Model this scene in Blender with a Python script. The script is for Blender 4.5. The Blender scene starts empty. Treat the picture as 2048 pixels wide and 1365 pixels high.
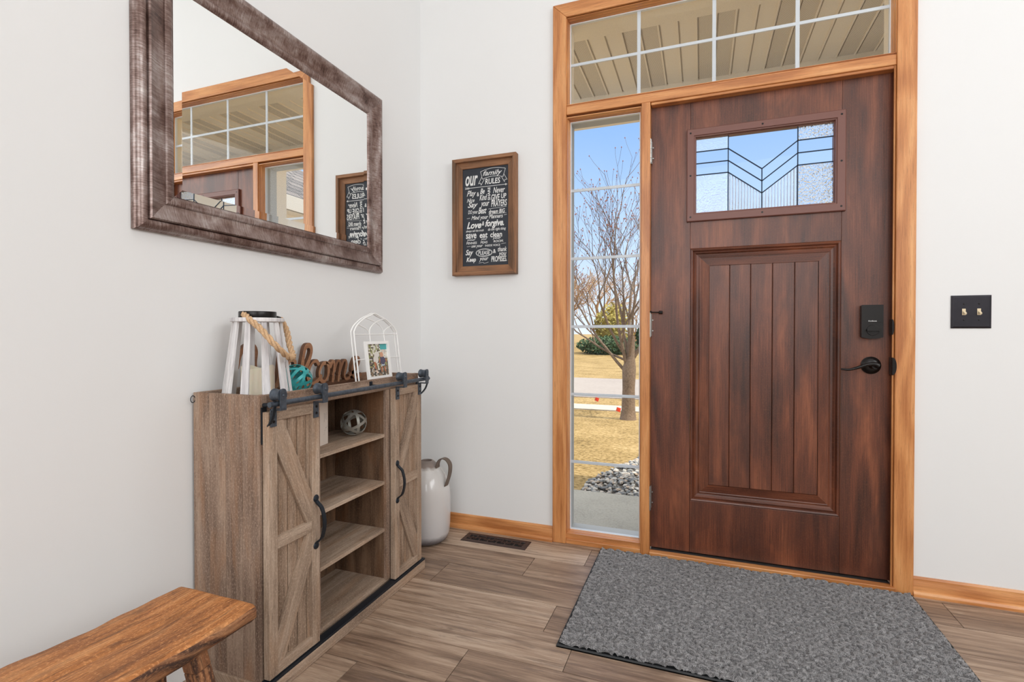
import bpy, math, random
from mathutils import Vector, Matrix
R = math.radians
random.seed(7)
D = bpy.data
col = bpy.context.scene.collection
sc = bpy.context.scene

# ------------------------------------------------------------------ camera, world, sun, exposure
cam_d = D.cameras.new('camera'); cam = D.objects.new('camera', cam_d); col.objects.link(cam)
cam_d.sensor_width = 36.0
cam_d.lens = 1015.0 / 2048 * 36
cam_d.shift_y = -7.0 / 2048
cam_d.clip_start = 0.02
cam.location = (1.40, -2.365, 1.01)
cam.rotation_euler = (R(90 - 0.6), 0, R(20.43))
sc.camera = cam
sc.view_settings.view_transform = 'Standard'
sc.view_settings.look = 'None'
sc.view_settings.gamma = 1.0
sc.view_settings.use_curve_mapping = False
sc.view_settings.exposure = 0.0

world = D.worlds.new('sky'); sc.world = world; world.use_nodes = True
wt = world.node_tree; wt.nodes.clear()
wo = wt.nodes.new('ShaderNodeOutputWorld'); wb = wt.nodes.new('ShaderNodeBackground')
wtc = wt.nodes.new('ShaderNodeTexCoord'); wsx = wt.nodes.new('ShaderNodeSeparateXYZ')
wr = wt.nodes.new('ShaderNodeValToRGB')
wt.links.new(wtc.outputs['Generated'], wsx.inputs[0]); wt.links.new(wsx.outputs['Z'], wr.inputs[0])
wr.color_ramp.elements[0].position = 0.0; wr.color_ramp.elements[0].color = (0.80, 0.87, 0.97, 1)
wr.color_ramp.elements[1].position = 0.74; wr.color_ramp.elements[1].color = (2.3, 2.25, 2.15, 1)   # unseen upper sky, brightened to light the porch
e = wr.color_ramp.elements.new(0.18); e.color = (0.50, 0.68, 0.96, 1)
e = wr.color_ramp.elements.new(0.40); e.color = (0.27, 0.48, 0.90, 1)
e = wr.color_ramp.elements.new(0.56); e.color = (0.34, 0.54, 0.92, 1)
wt.links.new(wr.outputs[0], wb.inputs['Color']); wb.inputs['Strength'].default_value = 1.15
wt.links.new(wb.outputs[0], wo.inputs['Surface'])

sun_d = D.lights.new('sun', 'SUN'); sun = D.objects.new('sun', sun_d); col.objects.link(sun)
sun_d.energy = 4.0; sun_d.angle = R(0.6); sun_d.color = (1.0, 0.93, 0.82)
sun.rotation_euler = Vector((0.60, -0.055, 0.76)).to_track_quat('Z', 'Y').to_euler()
sun.location = (6, 6, 8)

def area(name, loc, target, sx, sy, power, color=(1, 1, 1)):
    l = D.lights.new(name, 'AREA'); l.shape = 'RECTANGLE'; l.size = sx; l.size_y = sy
    l.energy = power; l.color = color
    o = D.objects.new(name, l); col.objects.link(o); o.location = loc
    o.rotation_euler = (Vector(loc) - Vector(target)).to_track_quat('Z', 'Y').to_euler()
    return o
# unseen fill lamps added behind and beside the camera, with the foyer ceiling light
area('hall_fill_light', (1.7, -5.6, 2.2), (0.9, 0, 0.4), 3.2, 2.4, 86, (0.95, 0.98, 1.0))
area('foyer_ceiling_light', (2.0, -2.1, 3.9), (2.0, -2.0, 0), 2.6, 2.6, 14, (1.0, 0.99, 0.97))
area('side_fill_light', (4.5, -2.4, 2.3), (0.0, -1.4, 0.4), 2.6, 2.2, 90, (0.95, 0.98, 1.0))

# ------------------------------------------------------------------ node helpers
class NT:
    def __init__(s, name):
        s.m = D.materials.new(name); s.m.use_nodes = True; s.t = s.m.node_tree; s.t.nodes.clear()
        s.out = s.n('ShaderNodeOutputMaterial'); s.b = s.n('ShaderNodeBsdfPrincipled')
        s.l(s.b.outputs[0], s.out.inputs['Surface'])
    def n(s, typ, **kw):
        nd = s.t.nodes.new(typ)
        for k, v in kw.items(): setattr(nd, k, v)
        return nd
    def l(s, a, b): s.t.links.new(a, b)
    def setin(s, sock, v):
        if hasattr(v, 'links') or isinstance(v, bpy.types.NodeSocket): s.l(v, sock)
        else: sock.default_value = v
    def math(s, op, a, b=0.0, c=0.0, clamp=False):
        nd = s.n('ShaderNodeMath', operation=op); nd.use_clamp = clamp
        s.setin(nd.inputs[0], a); s.setin(nd.inputs[1], b); s.setin(nd.inputs[2], c); return nd.outputs[0]
    def vmath(s, op, a, b):
        nd = s.n('ShaderNodeVectorMath', operation=op); s.setin(nd.inputs[0], a); s.setin(nd.inputs[1], b); return nd.outputs[0]
    def noise(s, vec, scale, detail=4, rough=0.55, dist=0.0):
        nd = s.n('ShaderNodeTexNoise'); s.l(vec, nd.inputs['Vector'])
        nd.inputs['Scale'].default_value = scale; nd.inputs['Detail'].default_value = detail
        nd.inputs['Roughness'].default_value = rough; nd.inputs['Distortion'].default_value = dist
        return nd.outputs['Fac']
    def ramp(s, fac, els, interp='LINEAR'):
        nd = s.n('ShaderNodeValToRGB'); s.l(fac, nd.inputs[0]); cr = nd.color_ramp; cr.interpolation = interp
        cr.elements[0].position = els[0][0]; cr.elements[0].color = tuple(els[0][1]) + (1,)
        cr.elements[1].position = els[-1][0]; cr.elements[1].color = tuple(els[-1][1]) + (1,)
        for p, c in els[1:-1]:
            q = cr.elements.new(p); q.color = tuple(c) + (1,)
        return nd.outputs[0]
    def mix(s, fac, a, b, mode='MIX'):
        nd = s.n('ShaderNodeMix', data_type='RGBA', blend_type=mode)
        s.setin(nd.inputs['Factor'], fac)
        ia = [i for i in nd.inputs if i.name == 'A' and i.type == 'RGBA'][0]
        ib = [i for i in nd.inputs if i.name == 'B' and i.type == 'RGBA'][0]
        s.setin(ia, a if not isinstance(a, tuple) else tuple(a) + (1,))
        s.setin(ib, b if not isinstance(b, tuple) else tuple(b) + (1,))
        return [o for o in nd.outputs if o.type == 'RGBA'][0]
    def bump(s, h, strength=0.3, dist=0.002, normal=None):
        nd = s.n('ShaderNodeBump'); s.l(h, nd.inputs['Height'])
        nd.inputs['Strength'].default_value = strength; nd.inputs['Distance'].default_value = dist
        if normal: s.l(normal, nd.inputs['Normal'])
        return nd.outputs[0]
    def uv(s): return s.n('ShaderNodeTexCoord').outputs['UV']
    def obj(s): return s.n('ShaderNodeTexCoord').outputs['Object']
    def scale(s, vec, sx, sy, sz=1.0):
        return s.vmath('MULTIPLY', vec, (sx, sy, sz))

def srgb(r, g, b):
    f = lambda c: (c / 255) / 12.92 if c / 255 <= 0.04045 else ((c / 255 + 0.055) / 1.055) ** 2.4
    return (f(r), f(g), f(b))

def plain(name, color, rough=0.5, metal=0.0, bump=0.0, bscale=60, var=0.0, coat=0.0):
    n = NT(name); n.b.inputs['Roughness'].default_value = rough; n.b.inputs['Metallic'].default_value = metal
    n.b.inputs['Base Color'].default_value = tuple(color) + (1,)
    n.b.inputs['Coat Weight'].default_value = coat
    if var or bump:
        f = n.noise(n.obj(), bscale, 5)
        if var:
            lo = tuple(c * (1 - var) for c in color); hi = tuple(min(1, c * (1 + var)) for c in color)
            n.l(n.ramp(f, [(0.3, lo), (0.7, hi)]), n.b.inputs['Base Color'])
        if bump: n.l(n.bump(f, bump, 0.001), n.b.inputs['Normal'])
    return n.m

def wood(name, cols, blotch=(1.0, 6.0), fine=120, rings=40.0, ringw=0.35, pore=0.25, rough=0.5, bumps=0.25,
         stain=None, stainw=0.0, stainscale=(3.0, 9.0), bdist=0.0008, spec=0.5, knots=0.0, coat=0.0, speck=0.0):
    """cols: three or more colours dark->light; UV u runs along the grain in metres"""
    n = NT(name); uv = n.uv()
    w = n.noise(n.scale(uv, 1.2, 5.0), 1.0, 2, 0.5)
    a = n.noise(n.scale(uv, blotch[0], blotch[1]), 1.0, 4, 0.6, 0.6)
    r3 = n.noise(n.scale(uv, 0.9, 6.0), 1.0, 2, 0.45, 0.25)
    ring = n.math('MULTIPLY_ADD', n.math('SINE', n.math('MULTIPLY', r3, rings)), 0.5, 0.5)
    f = n.noise(n.scale(uv, 4.5, fine), 1.0, 8, 0.78)
    t = n.math('ADD', n.math('MULTIPLY', a, 1.0 - ringw), n.math('MULTIPLY', ring, ringw * 0.6))
    t = n.math('ADD', n.math('MULTIPLY', t, 0.62), n.math('MULTIPLY', f, 0.44))
    k = len(cols) - 1
    base = n.ramp(t, [(0.36 + 0.30 * i / k, c) for i, c in enumerate(cols)])
    if speck:
        sp = n.noise(n.scale(uv, 140, 260), 1.0, 4, 0.7)
        base = n.mix(n.math('MULTIPLY', n.ramp(sp, [(0.52, (0, 0, 0)), (0.62, (1, 1, 1))]), speck), base, tuple(min(1, c * 1.45) for c in cols[-1]))
        sp2 = n.noise(n.scale(uv, 30, 90), 1.0, 6, 0.75)
        base = n.mix(n.math('MULTIPLY', n.ramp(sp2, [(0.56, (0, 0, 0)), (0.64, (1, 1, 1))]), speck), base, tuple(c * 0.6 for c in cols[0]))
    p = n.noise(n.scale(uv, 12, 420), 1.0, 3, 0.6)
    pm = n.math('MULTIPLY', n.math('GREATER_THAN', p, 0.60), pore)
    base = n.mix(pm, base, tuple(c * 0.45 for c in cols[0]))
    if stain:
        s1 = n.noise(n.scale(uv, stainscale[0], stainscale[1]), 1.0, 5, 0.6, 1.0)
        sm = n.math('MULTIPLY', n.ramp(s1, [(0.50, (0, 0, 0)), (0.68, (1, 1, 1))]), stainw)
        base = n.mix(sm, base, stain)
    if knots:
        v = n.n('ShaderNodeTexVoronoi'); n.l(n.scale(uv, 2.6, 6.5), v.inputs['Vector']); v.inputs['Scale'].default_value = 1.0
        km = n.math('MULTIPLY', n.ramp(v.outputs['Distance'], [(0.03, (1, 1, 1)), (0.10, (0, 0, 0))]), knots)
        base = n.mix(km, base, tuple(c * 0.5 for c in cols[0]))
    n.l(base, n.b.inputs['Base Color'])
    n.b.inputs['Roughness'].default_value = rough
    n.b.inputs['Specular IOR Level'].default_value = spec
    n.b.inputs['Coat Weight'].default_value = coat; n.b.inputs['Coat Roughness'].default_value = 0.25
    h = n.math('SUBTRACT', n.math('ADD', f, n.math('MULTIPLY', ring, 0.3)), pm)
    n.l(n.bump(h, bumps, bdist), n.b.inputs['Normal'])
    return n.m

# ------------------------------------------------------------------ materials
M = {}
M['oak'] = wood('golden_oak', [srgb(176, 108, 56), srgb(210, 142, 84), srgb(230, 170, 112)], rings=38, ringw=0.35, pore=0.35, rough=0.38, bumps=0.15, blotch=(0.8, 22), coat=0.25)
M['door'] = wood('stained_door_wood', [srgb(54, 27, 17), srgb(100, 53, 34), srgb(146, 85, 55)], blotch=(1.3, 6), rings=30, ringw=0.25, pore=0.25, rough=0.40, bumps=0.35, bdist=0.0008, coat=0.15, speck=0.12, stain=srgb(60, 35, 28), stainw=0.45, stainscale=(2.6, 6.0), fine=220)
M['lite'] = plain('door_lite_frame_brown', srgb(118, 76, 66), 0.42, bump=0.1, bscale=400)
M['barn'] = wood('weathered_fir', [srgb(112, 91, 78), srgb(150, 126, 109), srgb(178, 155, 136)], speck=0.42, blotch=(2.5, 18), rings=34, ringw=0.3, pore=0.35, rough=0.8, bumps=0.6, stain=srgb(166, 116, 76), stainw=0.35, stainscale=(2.5, 16), spec=0.25, knots=0.5, bdist=0.0012)
M['barn_light'] = wood('weathered_fir_light', [srgb(126, 106, 90), srgb(168, 145, 125), srgb(198, 176, 156)], speck=0.3, blotch=(3, 20), rings=26, ringw=0.25, pore=0.4, rough=0.8, bumps=0.5, stain=srgb(178, 134, 96), stainw=0.3, stainscale=(3, 14), spec=0.25, knots=0.5)
M['barn_door'] = wood('weathered_fir_door_boards', [srgb(112, 92, 76), srgb(158, 134, 114), srgb(188, 165, 144)], speck=0.4, blotch=(2.5, 18), rings=30, ringw=0.3, pore=0.4, rough=0.8, bumps=0.6, stain=srgb(170, 126, 88), stainw=0.35, stainscale=(2.5, 16), spec=0.25, knots=0.5, bdist=0.0012)
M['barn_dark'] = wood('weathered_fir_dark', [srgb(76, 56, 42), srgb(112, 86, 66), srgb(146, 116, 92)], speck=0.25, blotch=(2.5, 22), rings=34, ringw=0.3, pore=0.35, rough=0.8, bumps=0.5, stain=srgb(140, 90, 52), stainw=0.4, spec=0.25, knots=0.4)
M['bench'] = wood('reclaimed_elm', [srgb(134, 78, 40), srgb(188, 120, 64), srgb(216, 156, 102)], speck=0.45, blotch=(5, 26), rings=60, ringw=0.25, pore=0.55, rough=0.55, bumps=1.0, stain=srgb(70, 40, 26), stainw=0.7, stainscale=(6.0, 48), bdist=0.002, fine=70, knots=0.5)
M['bench_edge'] = wood('reclaimed_elm_edge', [srgb(74, 46, 32), srgb(150, 98, 62), srgb(190, 140, 98)], speck=0.4, blotch=(6, 30), rings=110, ringw=0.6, pore=0.5, rough=0.65, bumps=1.0, stain=srgb(50, 36, 30), stainw=0.7, stainscale=(6, 24), bdist=0.002)
M['letter'] = wood('brown_letter_board', [srgb(78, 50, 34), srgb(104, 68, 46), srgb(126, 86, 60)], blotch=(3, 12), rings=20, ringw=0.2, pore=0.2, rough=0.6, bumps=0.2)
M['lettering_front'] = wood('brown_letter_face', [srgb(136, 92, 64), srgb(164, 116, 84), srgb(186, 142, 108)], blotch=(5, 12), rings=20, ringw=0.2, pore=0.2, rough=0.6, bumps=0.2)
M['signwood'] = wood('sign_frame_wood', [srgb(92, 66, 46), srgb(140, 98, 68), srgb(172, 124, 88)], blotch=(3, 26), rings=30, ringw=0.3, pore=0.35, rough=0.7, bumps=0.4, stain=srgb(104, 88, 74), stainw=0.5, stainscale=(3, 30), knots=0.6)
M['white_slat'] = wood('whitewashed_slat', [srgb(190, 186, 188), srgb(226, 223, 223), srgb(244, 242, 240)], blotch=(4, 30), rings=14, ringw=0.2, pore=0.3, rough=0.7, bumps=0.4, stain=srgb(160, 150, 156), stainw=0.35, stainscale=(5, 40))

# plank floor, each plank carries its own random number
def floor_mat():
    n = NT('wood_plank_floor'); uv = n.uv()
    at = n.n('ShaderNodeAttribute'); at.attribute_name = 'pid'
    pid = at.outputs['Fac']
    a = n.noise(n.scale(uv, 0.7, 15.0), 1.0, 5, 0.6, 0.5)
    r3 = n.noise(n.scale(uv, 0.8, 8.0), 1.0, 2, 0.5, 0.2)
    ring = n.math('MULTIPLY_ADD', n.math('SINE', n.math('MULTIPLY', r3, 55.0)), 0.5, 0.5)
    f = n.noise(n.scale(uv, 6.0, 130), 1.0, 8, 0.8)
    t = n.math('ADD', n.math('MULTIPLY', a, 0.50), n.math('MULTIPLY', ring, 0.07))
    t = n.math('ADD', t, n.math('MULTIPLY', f, 0.48))
    t = n.math('ADD', t, n.math('MULTIPLY_ADD', pid, 0.14, -0.07))
    base = n.ramp(t, [(0.38, srgb(96, 80, 70)), (0.48, srgb(140, 118, 102)), (0.56, srgb(172, 148, 128)), (0.66, srgb(204, 182, 162))])
    s1 = n.noise(n.scale(uv, 2.2, 16), 1.0, 6, 0.65, 1.4)
    sm = n.math('MULTIPLY', n.ramp(s1, [(0.56, (0, 0, 0)), (0.72, (1, 1, 1))]), 0.5)
    base = n.mix(sm, base, srgb(78, 66, 60))
    for sc_a, sc_b, lo, wgt, colr in ((2.2, 75, 0.57, 0.6, srgb(84, 68, 60)), (5.0, 38, 0.58, 0.45, srgb(96, 86, 84)), (3.0, 48, 0.60, 0.45, srgb(206, 186, 164))):
        st_ = n.noise(n.vmath('ADD', n.scale(uv, sc_a, sc_b), (lo * 50, sc_b, 0)), 1.0, 5, 0.7, 0.6)
        base = n.mix(n.math('MULTIPLY', n.ramp(st_, [(lo, (0, 0, 0)), (lo + 0.06, (1, 1, 1))]), wgt), base, colr)
    warm = n.noise(n.scale(uv, 0.8, 3), 1.0, 2)
    base = n.mix(n.math('MULTIPLY', warm, 0.35), base, srgb(164, 124, 88))
    n.l(base, n.b.inputs['Base Color'])
    cross = n.noise(n.scale(uv, 90, 300), 1.0, 3, 0.6)
    n.l(n.math('MULTIPLY_ADD', f, 0.2, 0.36), n.b.inputs['Roughness'])
    n.b.inputs['Specular IOR Level'].default_value = 0.45
    n.l(n.bump(n.math('ADD', f, n.math('MULTIPLY', cross, 0.6)), 0.35, 0.0010), n.b.inputs['Normal'])
    return n.m
M['floor'] = floor_mat()

def wall_mat(name, c):
    n = NT(name); f = n.noise(n.obj(), 220, 3); g = n.noise(n.obj(), 1.5, 2)
    n.l(n.ramp(g, [(0.2, tuple(x * 0.985 for x in c)), (0.8, c)]), n.b.inputs['Base Color'])
    n.b.inputs['Roughness'].default_value = 0.6; n.b.inputs['Specular IOR Level'].default_value = 0.3
    n.l(n.bump(f, 0.12, 0.0008), n.b.inputs['Normal']); return n.m
M['wall'] = wall_mat('painted_plaster', (0.84, 0.838, 0.832))
M['ceiling'] = wall_mat('ceiling_paint', (0.85, 0.85, 0.84))
M['seam'] = plain('dark_seam', srgb(52, 42, 36), 0.9)

def rug_mat():
    n = NT('grey_looped_mat'); o = n.obj()
    f = n.noise(o, 420, 4, 0.7); g = n.noise(o, 90, 3)
    n.l(n.ramp(n.math('ADD', n.math('MULTIPLY', f, 0.7), n.math('MULTIPLY', g, 0.3)), [(0.37, srgb(50, 49, 50)), (0.5, srgb(110, 108, 109)), (0.62, srgb(180, 178, 178))]), n.b.inputs['Base Color'])
    n.b.inputs['Roughness'].default_value = 0.9; n.b.inputs['Specular IOR Level'].default_value = 0.2
    n.b.inputs['Sheen Weight'].default_value = 0.5
    n.l(n.bump(f, 0.9, 0.0015), n.b.inputs['Normal']); return n.m
M['rug'] = rug_mat()
M['rubber'] = plain('black_rubber', srgb(48, 50, 52), 0.7)

def mirror_frame_mat():
    n = NT('brushed_bronze_frame'); uv = n.uv()
    a = n.noise(n.scale(uv, 9, 14), 1.0, 5, 0.65, 0.3); b = n.noise(n.scale(uv, 320, 22), 1.0, 5, 0.7)
    t = n.math('ADD', n.math('MULTIPLY', a, 0.6), n.math('MULTIPLY', b, 0.4))
    n.l(n.ramp(t, [(0.36, srgb(66, 46, 40)), (0.46, srgb(116, 92, 84)), (0.54, srgb(150, 132, 126)), (0.64, srgb(188, 178, 174))]), n.b.inputs['Base Color'])
    n.b.inputs['Metallic'].default_value = 0.45; n.b.inputs['Roughness'].default_value = 0.33
    n.l(n.bump(b, 0.25, 0.0006), n.b.inputs['Normal']); return n.m
M['mframe'] = mirror_frame_mat()
nn = NT('silvered_mirror'); nn.b.inputs['Metallic'].default_value = 1; nn.b.inputs['Roughness'].default_value = 0.0
nn.b.inputs['Base Color'].default_value = (0.93, 0.94, 0.93, 1); M['mirror'] = nn.m

M['iron'] = plain('dark_grey_iron', srgb(84, 92, 102), 0.45, 0.6, bump=0.3, bscale=90, var=0.3)
M['iron_dark'] = plain('black_iron', srgb(40, 46, 54), 0.45, 0.5, bump=0.25, bscale=90)
M['black_hw'] = plain('black_bronze_hardware', srgb(30, 27, 26), 0.32, 0.5)
M['black_gap'] = plain('black_weatherstrip', srgb(16, 15, 15), 0.6)
M['switch_plate'] = plain('oiled_bronze_plate', srgb(46, 44, 50), 0.36, 0.55, var=0.15, bscale=30)
M['ivory'] = plain('ivory_toggle', srgb(232, 214, 180), 0.35)
M['steel'] = plain('brushed_steel', srgb(176, 176, 172), 0.35, 0.85)
M['alu'] = plain('dark_aluminium_sill', srgb(92, 88, 86), 0.4, 0.6)
M['white_strip'] = plain('white_glazing_strip', srgb(232, 236, 240), 0.4)
M['muntin'] = plain('white_grille_bar', srgb(222, 224, 230), 0.45)
M['came'] = plain('lead_came', srgb(20, 40, 62), 0.5, 0.4)
M['beige'] = plain('beige_porch_paint', srgb(250, 238, 218), 0.6, var=0.04, bscale=200, bump=0.1)
M['jamb'] = plain('shade_grey_jamb', srgb(196, 196, 194), 0.6)  # beige jamb coloured grey, its shade painted in
M['chalk'] = plain('chalkboard_black', srgb(46, 50, 58), 0.7, var=0.1, bscale=20)
M['chalk_white'] = plain('chalk_lettering_white', srgb(232, 232, 230), 0.8)
M['white_wire'] = plain('white_painted_wire', srgb(250, 249, 247), 0.45)
M['candle'] = plain('cream_wax', srgb(232, 222, 200), 0.45); M['candle'].node_tree.nodes['Principled BSDF'].inputs['Subsurface Weight'].default_value = 0.15
M['rope'] = plain('jute_rope', srgb(206, 170, 132), 0.9, bump=0.8, bscale=300, var=0.25)
M['teal'] = plain('teal_metal_band', srgb(62, 170, 172), 0.35, 0.2, var=0.25, bscale=30)
M['galv'] = plain('galvanised_band', srgb(158, 156, 148), 0.45, 0.5, var=0.2, bscale=40)
M['paper'] = plain('cream_paper', srgb(228, 216, 204), 0.7)
M['ink'] = plain('dark_ink', srgb(60, 52, 50), 0.7)
M['vent'] = plain('bronze_floor_register', srgb(70, 54, 50), 0.5, 0.3, bump=0.2, bscale=400)
M['duct_shade'] = plain('duct_shade_black', srgb(10, 9, 9), 0.9)
M['logo'] = plain('silver_lettering', srgb(210, 210, 210), 0.4)

def pot_mat():
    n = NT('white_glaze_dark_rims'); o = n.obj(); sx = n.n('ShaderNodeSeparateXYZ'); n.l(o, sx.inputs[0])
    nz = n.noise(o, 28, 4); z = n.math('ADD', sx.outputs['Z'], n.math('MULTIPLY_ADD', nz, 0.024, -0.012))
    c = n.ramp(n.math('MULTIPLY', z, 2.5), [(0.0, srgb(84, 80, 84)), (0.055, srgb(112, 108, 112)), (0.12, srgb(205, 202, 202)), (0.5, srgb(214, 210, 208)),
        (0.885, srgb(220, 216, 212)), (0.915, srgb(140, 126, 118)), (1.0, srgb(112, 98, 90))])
    n.l(c, n.b.inputs['Base Color']); n.b.inputs['Roughness'].default_value = 0.18; n.b.inputs['Coat Weight'].default_value = 0.4
    return n.m
M['pot'] = pot_mat()
M['pot_handle'] = plain('brown_steel_strap', srgb(116, 100, 88), 0.5, 0.4, var=0.15, bscale=40)

def glass_mat(name, tint=(0.97, 0.99, 0.985)):
    n = NT(name); n.t.nodes.remove(n.b)
    tr = n.n('ShaderNodeBsdfTransparent'); tr.inputs[0].default_value = tint + (1,)
    gl = n.n('ShaderNodeBsdfGlossy'); gl.inputs['Roughness'].default_value = 0.0; gl.inputs[0].default_value = (1, 1, 1, 1)
    fr = n.n('ShaderNodeFresnel'); fr.inputs[0].default_value = 1.25
    mx = n.n('ShaderNodeMixShader'); n.l(fr.outputs[0], mx.inputs[0]); n.l(tr.outputs[0], mx.inputs[1]); n.l(gl.outputs[0], mx.inputs[2])
    n.l(mx.outputs[0], n.out.inputs['Surface']); return n.m
M['glass'] = glass_mat('window_glass')
def art_glass(name, kind, strength):
    n = NT(name); n.b.inputs['Transmission Weight'].default_value = 1.0; n.b.inputs['Roughness'].default_value = 0.0
    n.b.inputs['IOR'].default_value = 1.42; n.b.inputs['Base Color'].default_value = (0.86, 0.93, 1, 1)
    o = n.obj()
    if kind == 'hammer':
        v = n.n('ShaderNodeTexVoronoi', feature='SMOOTH_F1'); n.l(n.vmath('ADD', o, n.vmath('MULTIPLY', n.scale(o, 1, 1, 1), (0.4, 0, 0.2))), v.inputs['Vector']); v.inputs['Scale'].default_value = 95
        h = n.math('ADD', v.outputs['Distance'], n.noise(o, 180, 2))
    else:
        sx = n.n('ShaderNodeSeparateXYZ'); n.l(o, sx.inputs[0])
        h = n.math('ABSOLUTE', n.math('SINE', n.math('MULTIPLY', sx.outputs['X'], math.pi / 0.0117)))
    n.l(n.bump(h, strength, 0.0045), n.b.inputs['Normal']); return n.m
M['hammer'] = art_glass('hammered_glass', 'hammer', 1.0)
M['hammer_soft'] = art_glass('seeded_glass', 'hammer', 0.13)
M['reed'] = art_glass('reeded_glass', 'reed', 0.6)

def soffit_mat():
    n = NT('perforated_soffit'); o = n.obj(); sx = n.n('ShaderNodeSeparateXYZ'); n.l(o, sx.inputs[0])
    p = 0.0075
    u = n.math('DIVIDE', sx.outputs['X'], p); v = n.math('DIVIDE', sx.outputs['Y'], p)
    a = n.math('ADD', u, v); b = n.math('SUBTRACT', u, v)
    fa = n.math('SUBTRACT', n.math('FRACT', a), 0.5); fb = n.math('SUBTRACT', n.math('FRACT', b), 0.5)
    d = n.math('SQRT', n.math('ADD', n.math('MULTIPLY', fa, fa), n.math('MULTIPLY', fb, fb)))
    n.l(n.ramp(d, [(0.26, srgb(112, 92, 70)), (0.34, srgb(250, 238, 218))]), n.b.inputs['Base Color'])
    n.b.inputs['Roughness'].default_value = 0.6; return n.m
M['soffit_vent'] = soffit_mat()

def ground_mat(name, stops, scale, detail=8, b=0.5, bd=0.02, second=None):
    n = NT(name); o = n.obj(); f = n.noise(o, scale, detail, 0.7)
    g = n.noise(o, scale * 0.06, 4)
    c = n.ramp(n.math('ADD', n.math('MULTIPLY', f, 0.75), n.math('MULTIPLY', g, 0.25)), stops)
    n.l(c, n.b.inputs['Base Color']); n.b.inputs['Roughness'].default_value = 0.9; n.b.inputs['Specular IOR Level'].default_value = 0.2
    n.l(n.bump(f, b, bd), n.b.inputs['Normal']); return n.m
M['lawn'] = ground_mat('dormant_lawn', [(0.36, srgb(84, 66, 38)), (0.46, srgb(140, 116, 72)), (0.56, srgb(172, 146, 100)), (0.70, srgb(198, 174, 132))], 26)
M['gravel_soil'] = ground_mat('gravel_bed', [(0.3, srgb(60, 56, 52)), (0.7, srgb(110, 104, 98))], 60)
M['concrete'] = ground_mat('porch_concrete', [(0.3, srgb(146, 142, 134)), (0.5, srgb(172, 168, 158)), (0.75, srgb(188, 184, 174))], 90, b=0.2, bd=0.003)
M['walk'] = ground_mat('pale_sidewalk', [(0.3, srgb(178, 166, 150)), (0.7, srgb(196, 186, 170))], 30, b=0.1, bd=0.003)
M['road'] = ground_mat('pale_street', [(0.3, srgb(146, 136, 130)), (0.7, srgb(166, 156, 148))], 14, b=0.1, bd=0.003)
M['stone'] = None
def stone_mat():
    n = NT('river_gravel'); at = n.n('ShaderNodeAttribute'); at.attribute_name = 'pid'
    n.l(n.ramp(at.outputs['Fac'], [(0.0, srgb(96, 100, 106)), (0.4, srgb(152, 152, 150)), (0.75, srgb(196, 190, 182)), (1.0, srgb(176, 156, 138))]), n.b.inputs['Base Color'])
    n.b.inputs['Roughness'].default_value = 0.8; return n.m
M['stone'] = stone_mat()
M['bark'] = ground_mat('grey_brown_bark', [(0.3, srgb(92, 76, 64)), (0.6, srgb(146, 126, 108)), (0.8, srgb(176, 158, 138))], 40, b=0.6, bd=0.01)
M['twig'] = plain('thin_twigs', srgb(112, 92, 78), 0.8)
M['bud'] = plain('reddish_buds', srgb(150, 92, 76), 0.8)
M['far_twig'] = plain('tan_twigs', srgb(168, 134, 96), 0.85)
M['evergreen'] = plain('dark_evergreen', srgb(62, 84, 52), 0.8, var=0.4, bscale=3)
M['olive'] = plain('yellow_green_foliage', srgb(168, 152, 78), 0.8, var=0.3, bscale=3)
M['flag'] = plain('orange_red_flag', srgb(222, 62, 34), 0.6)
M['shingle'] = None
def shingle_mat():
    n = NT('grey_brown_shingles'); o = n.obj()
    br = n.n('ShaderNodeTexBrick'); br.offset = 0.5
    n.l(n.uv(), br.inputs['Vector']); br.inputs['Scale'].default_value = 1.0
    br.inputs['Brick Width'].default_value = 0.28; br.inputs['Row Height'].default_value = 0.14; br.inputs['Mortar Size'].default_value = 0.012
    br.inputs['Color1'].default_value = srgb(150, 138, 132) + (1,); br.inputs['Color2'].default_value = srgb(104, 96, 94) + (1,); br.inputs['Mortar'].default_value = srgb(44, 42, 44) + (1,)
    n.l(br.outputs['Color'], n.b.inputs['Base Color']); n.b.inputs['Roughness'].default_value = 0.9
    n.l(n.bump(br.outputs['Fac'], -0.6, 0.01), n.b.inputs['Normal']); return n.m
M['shingle'] = shingle_mat()

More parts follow.
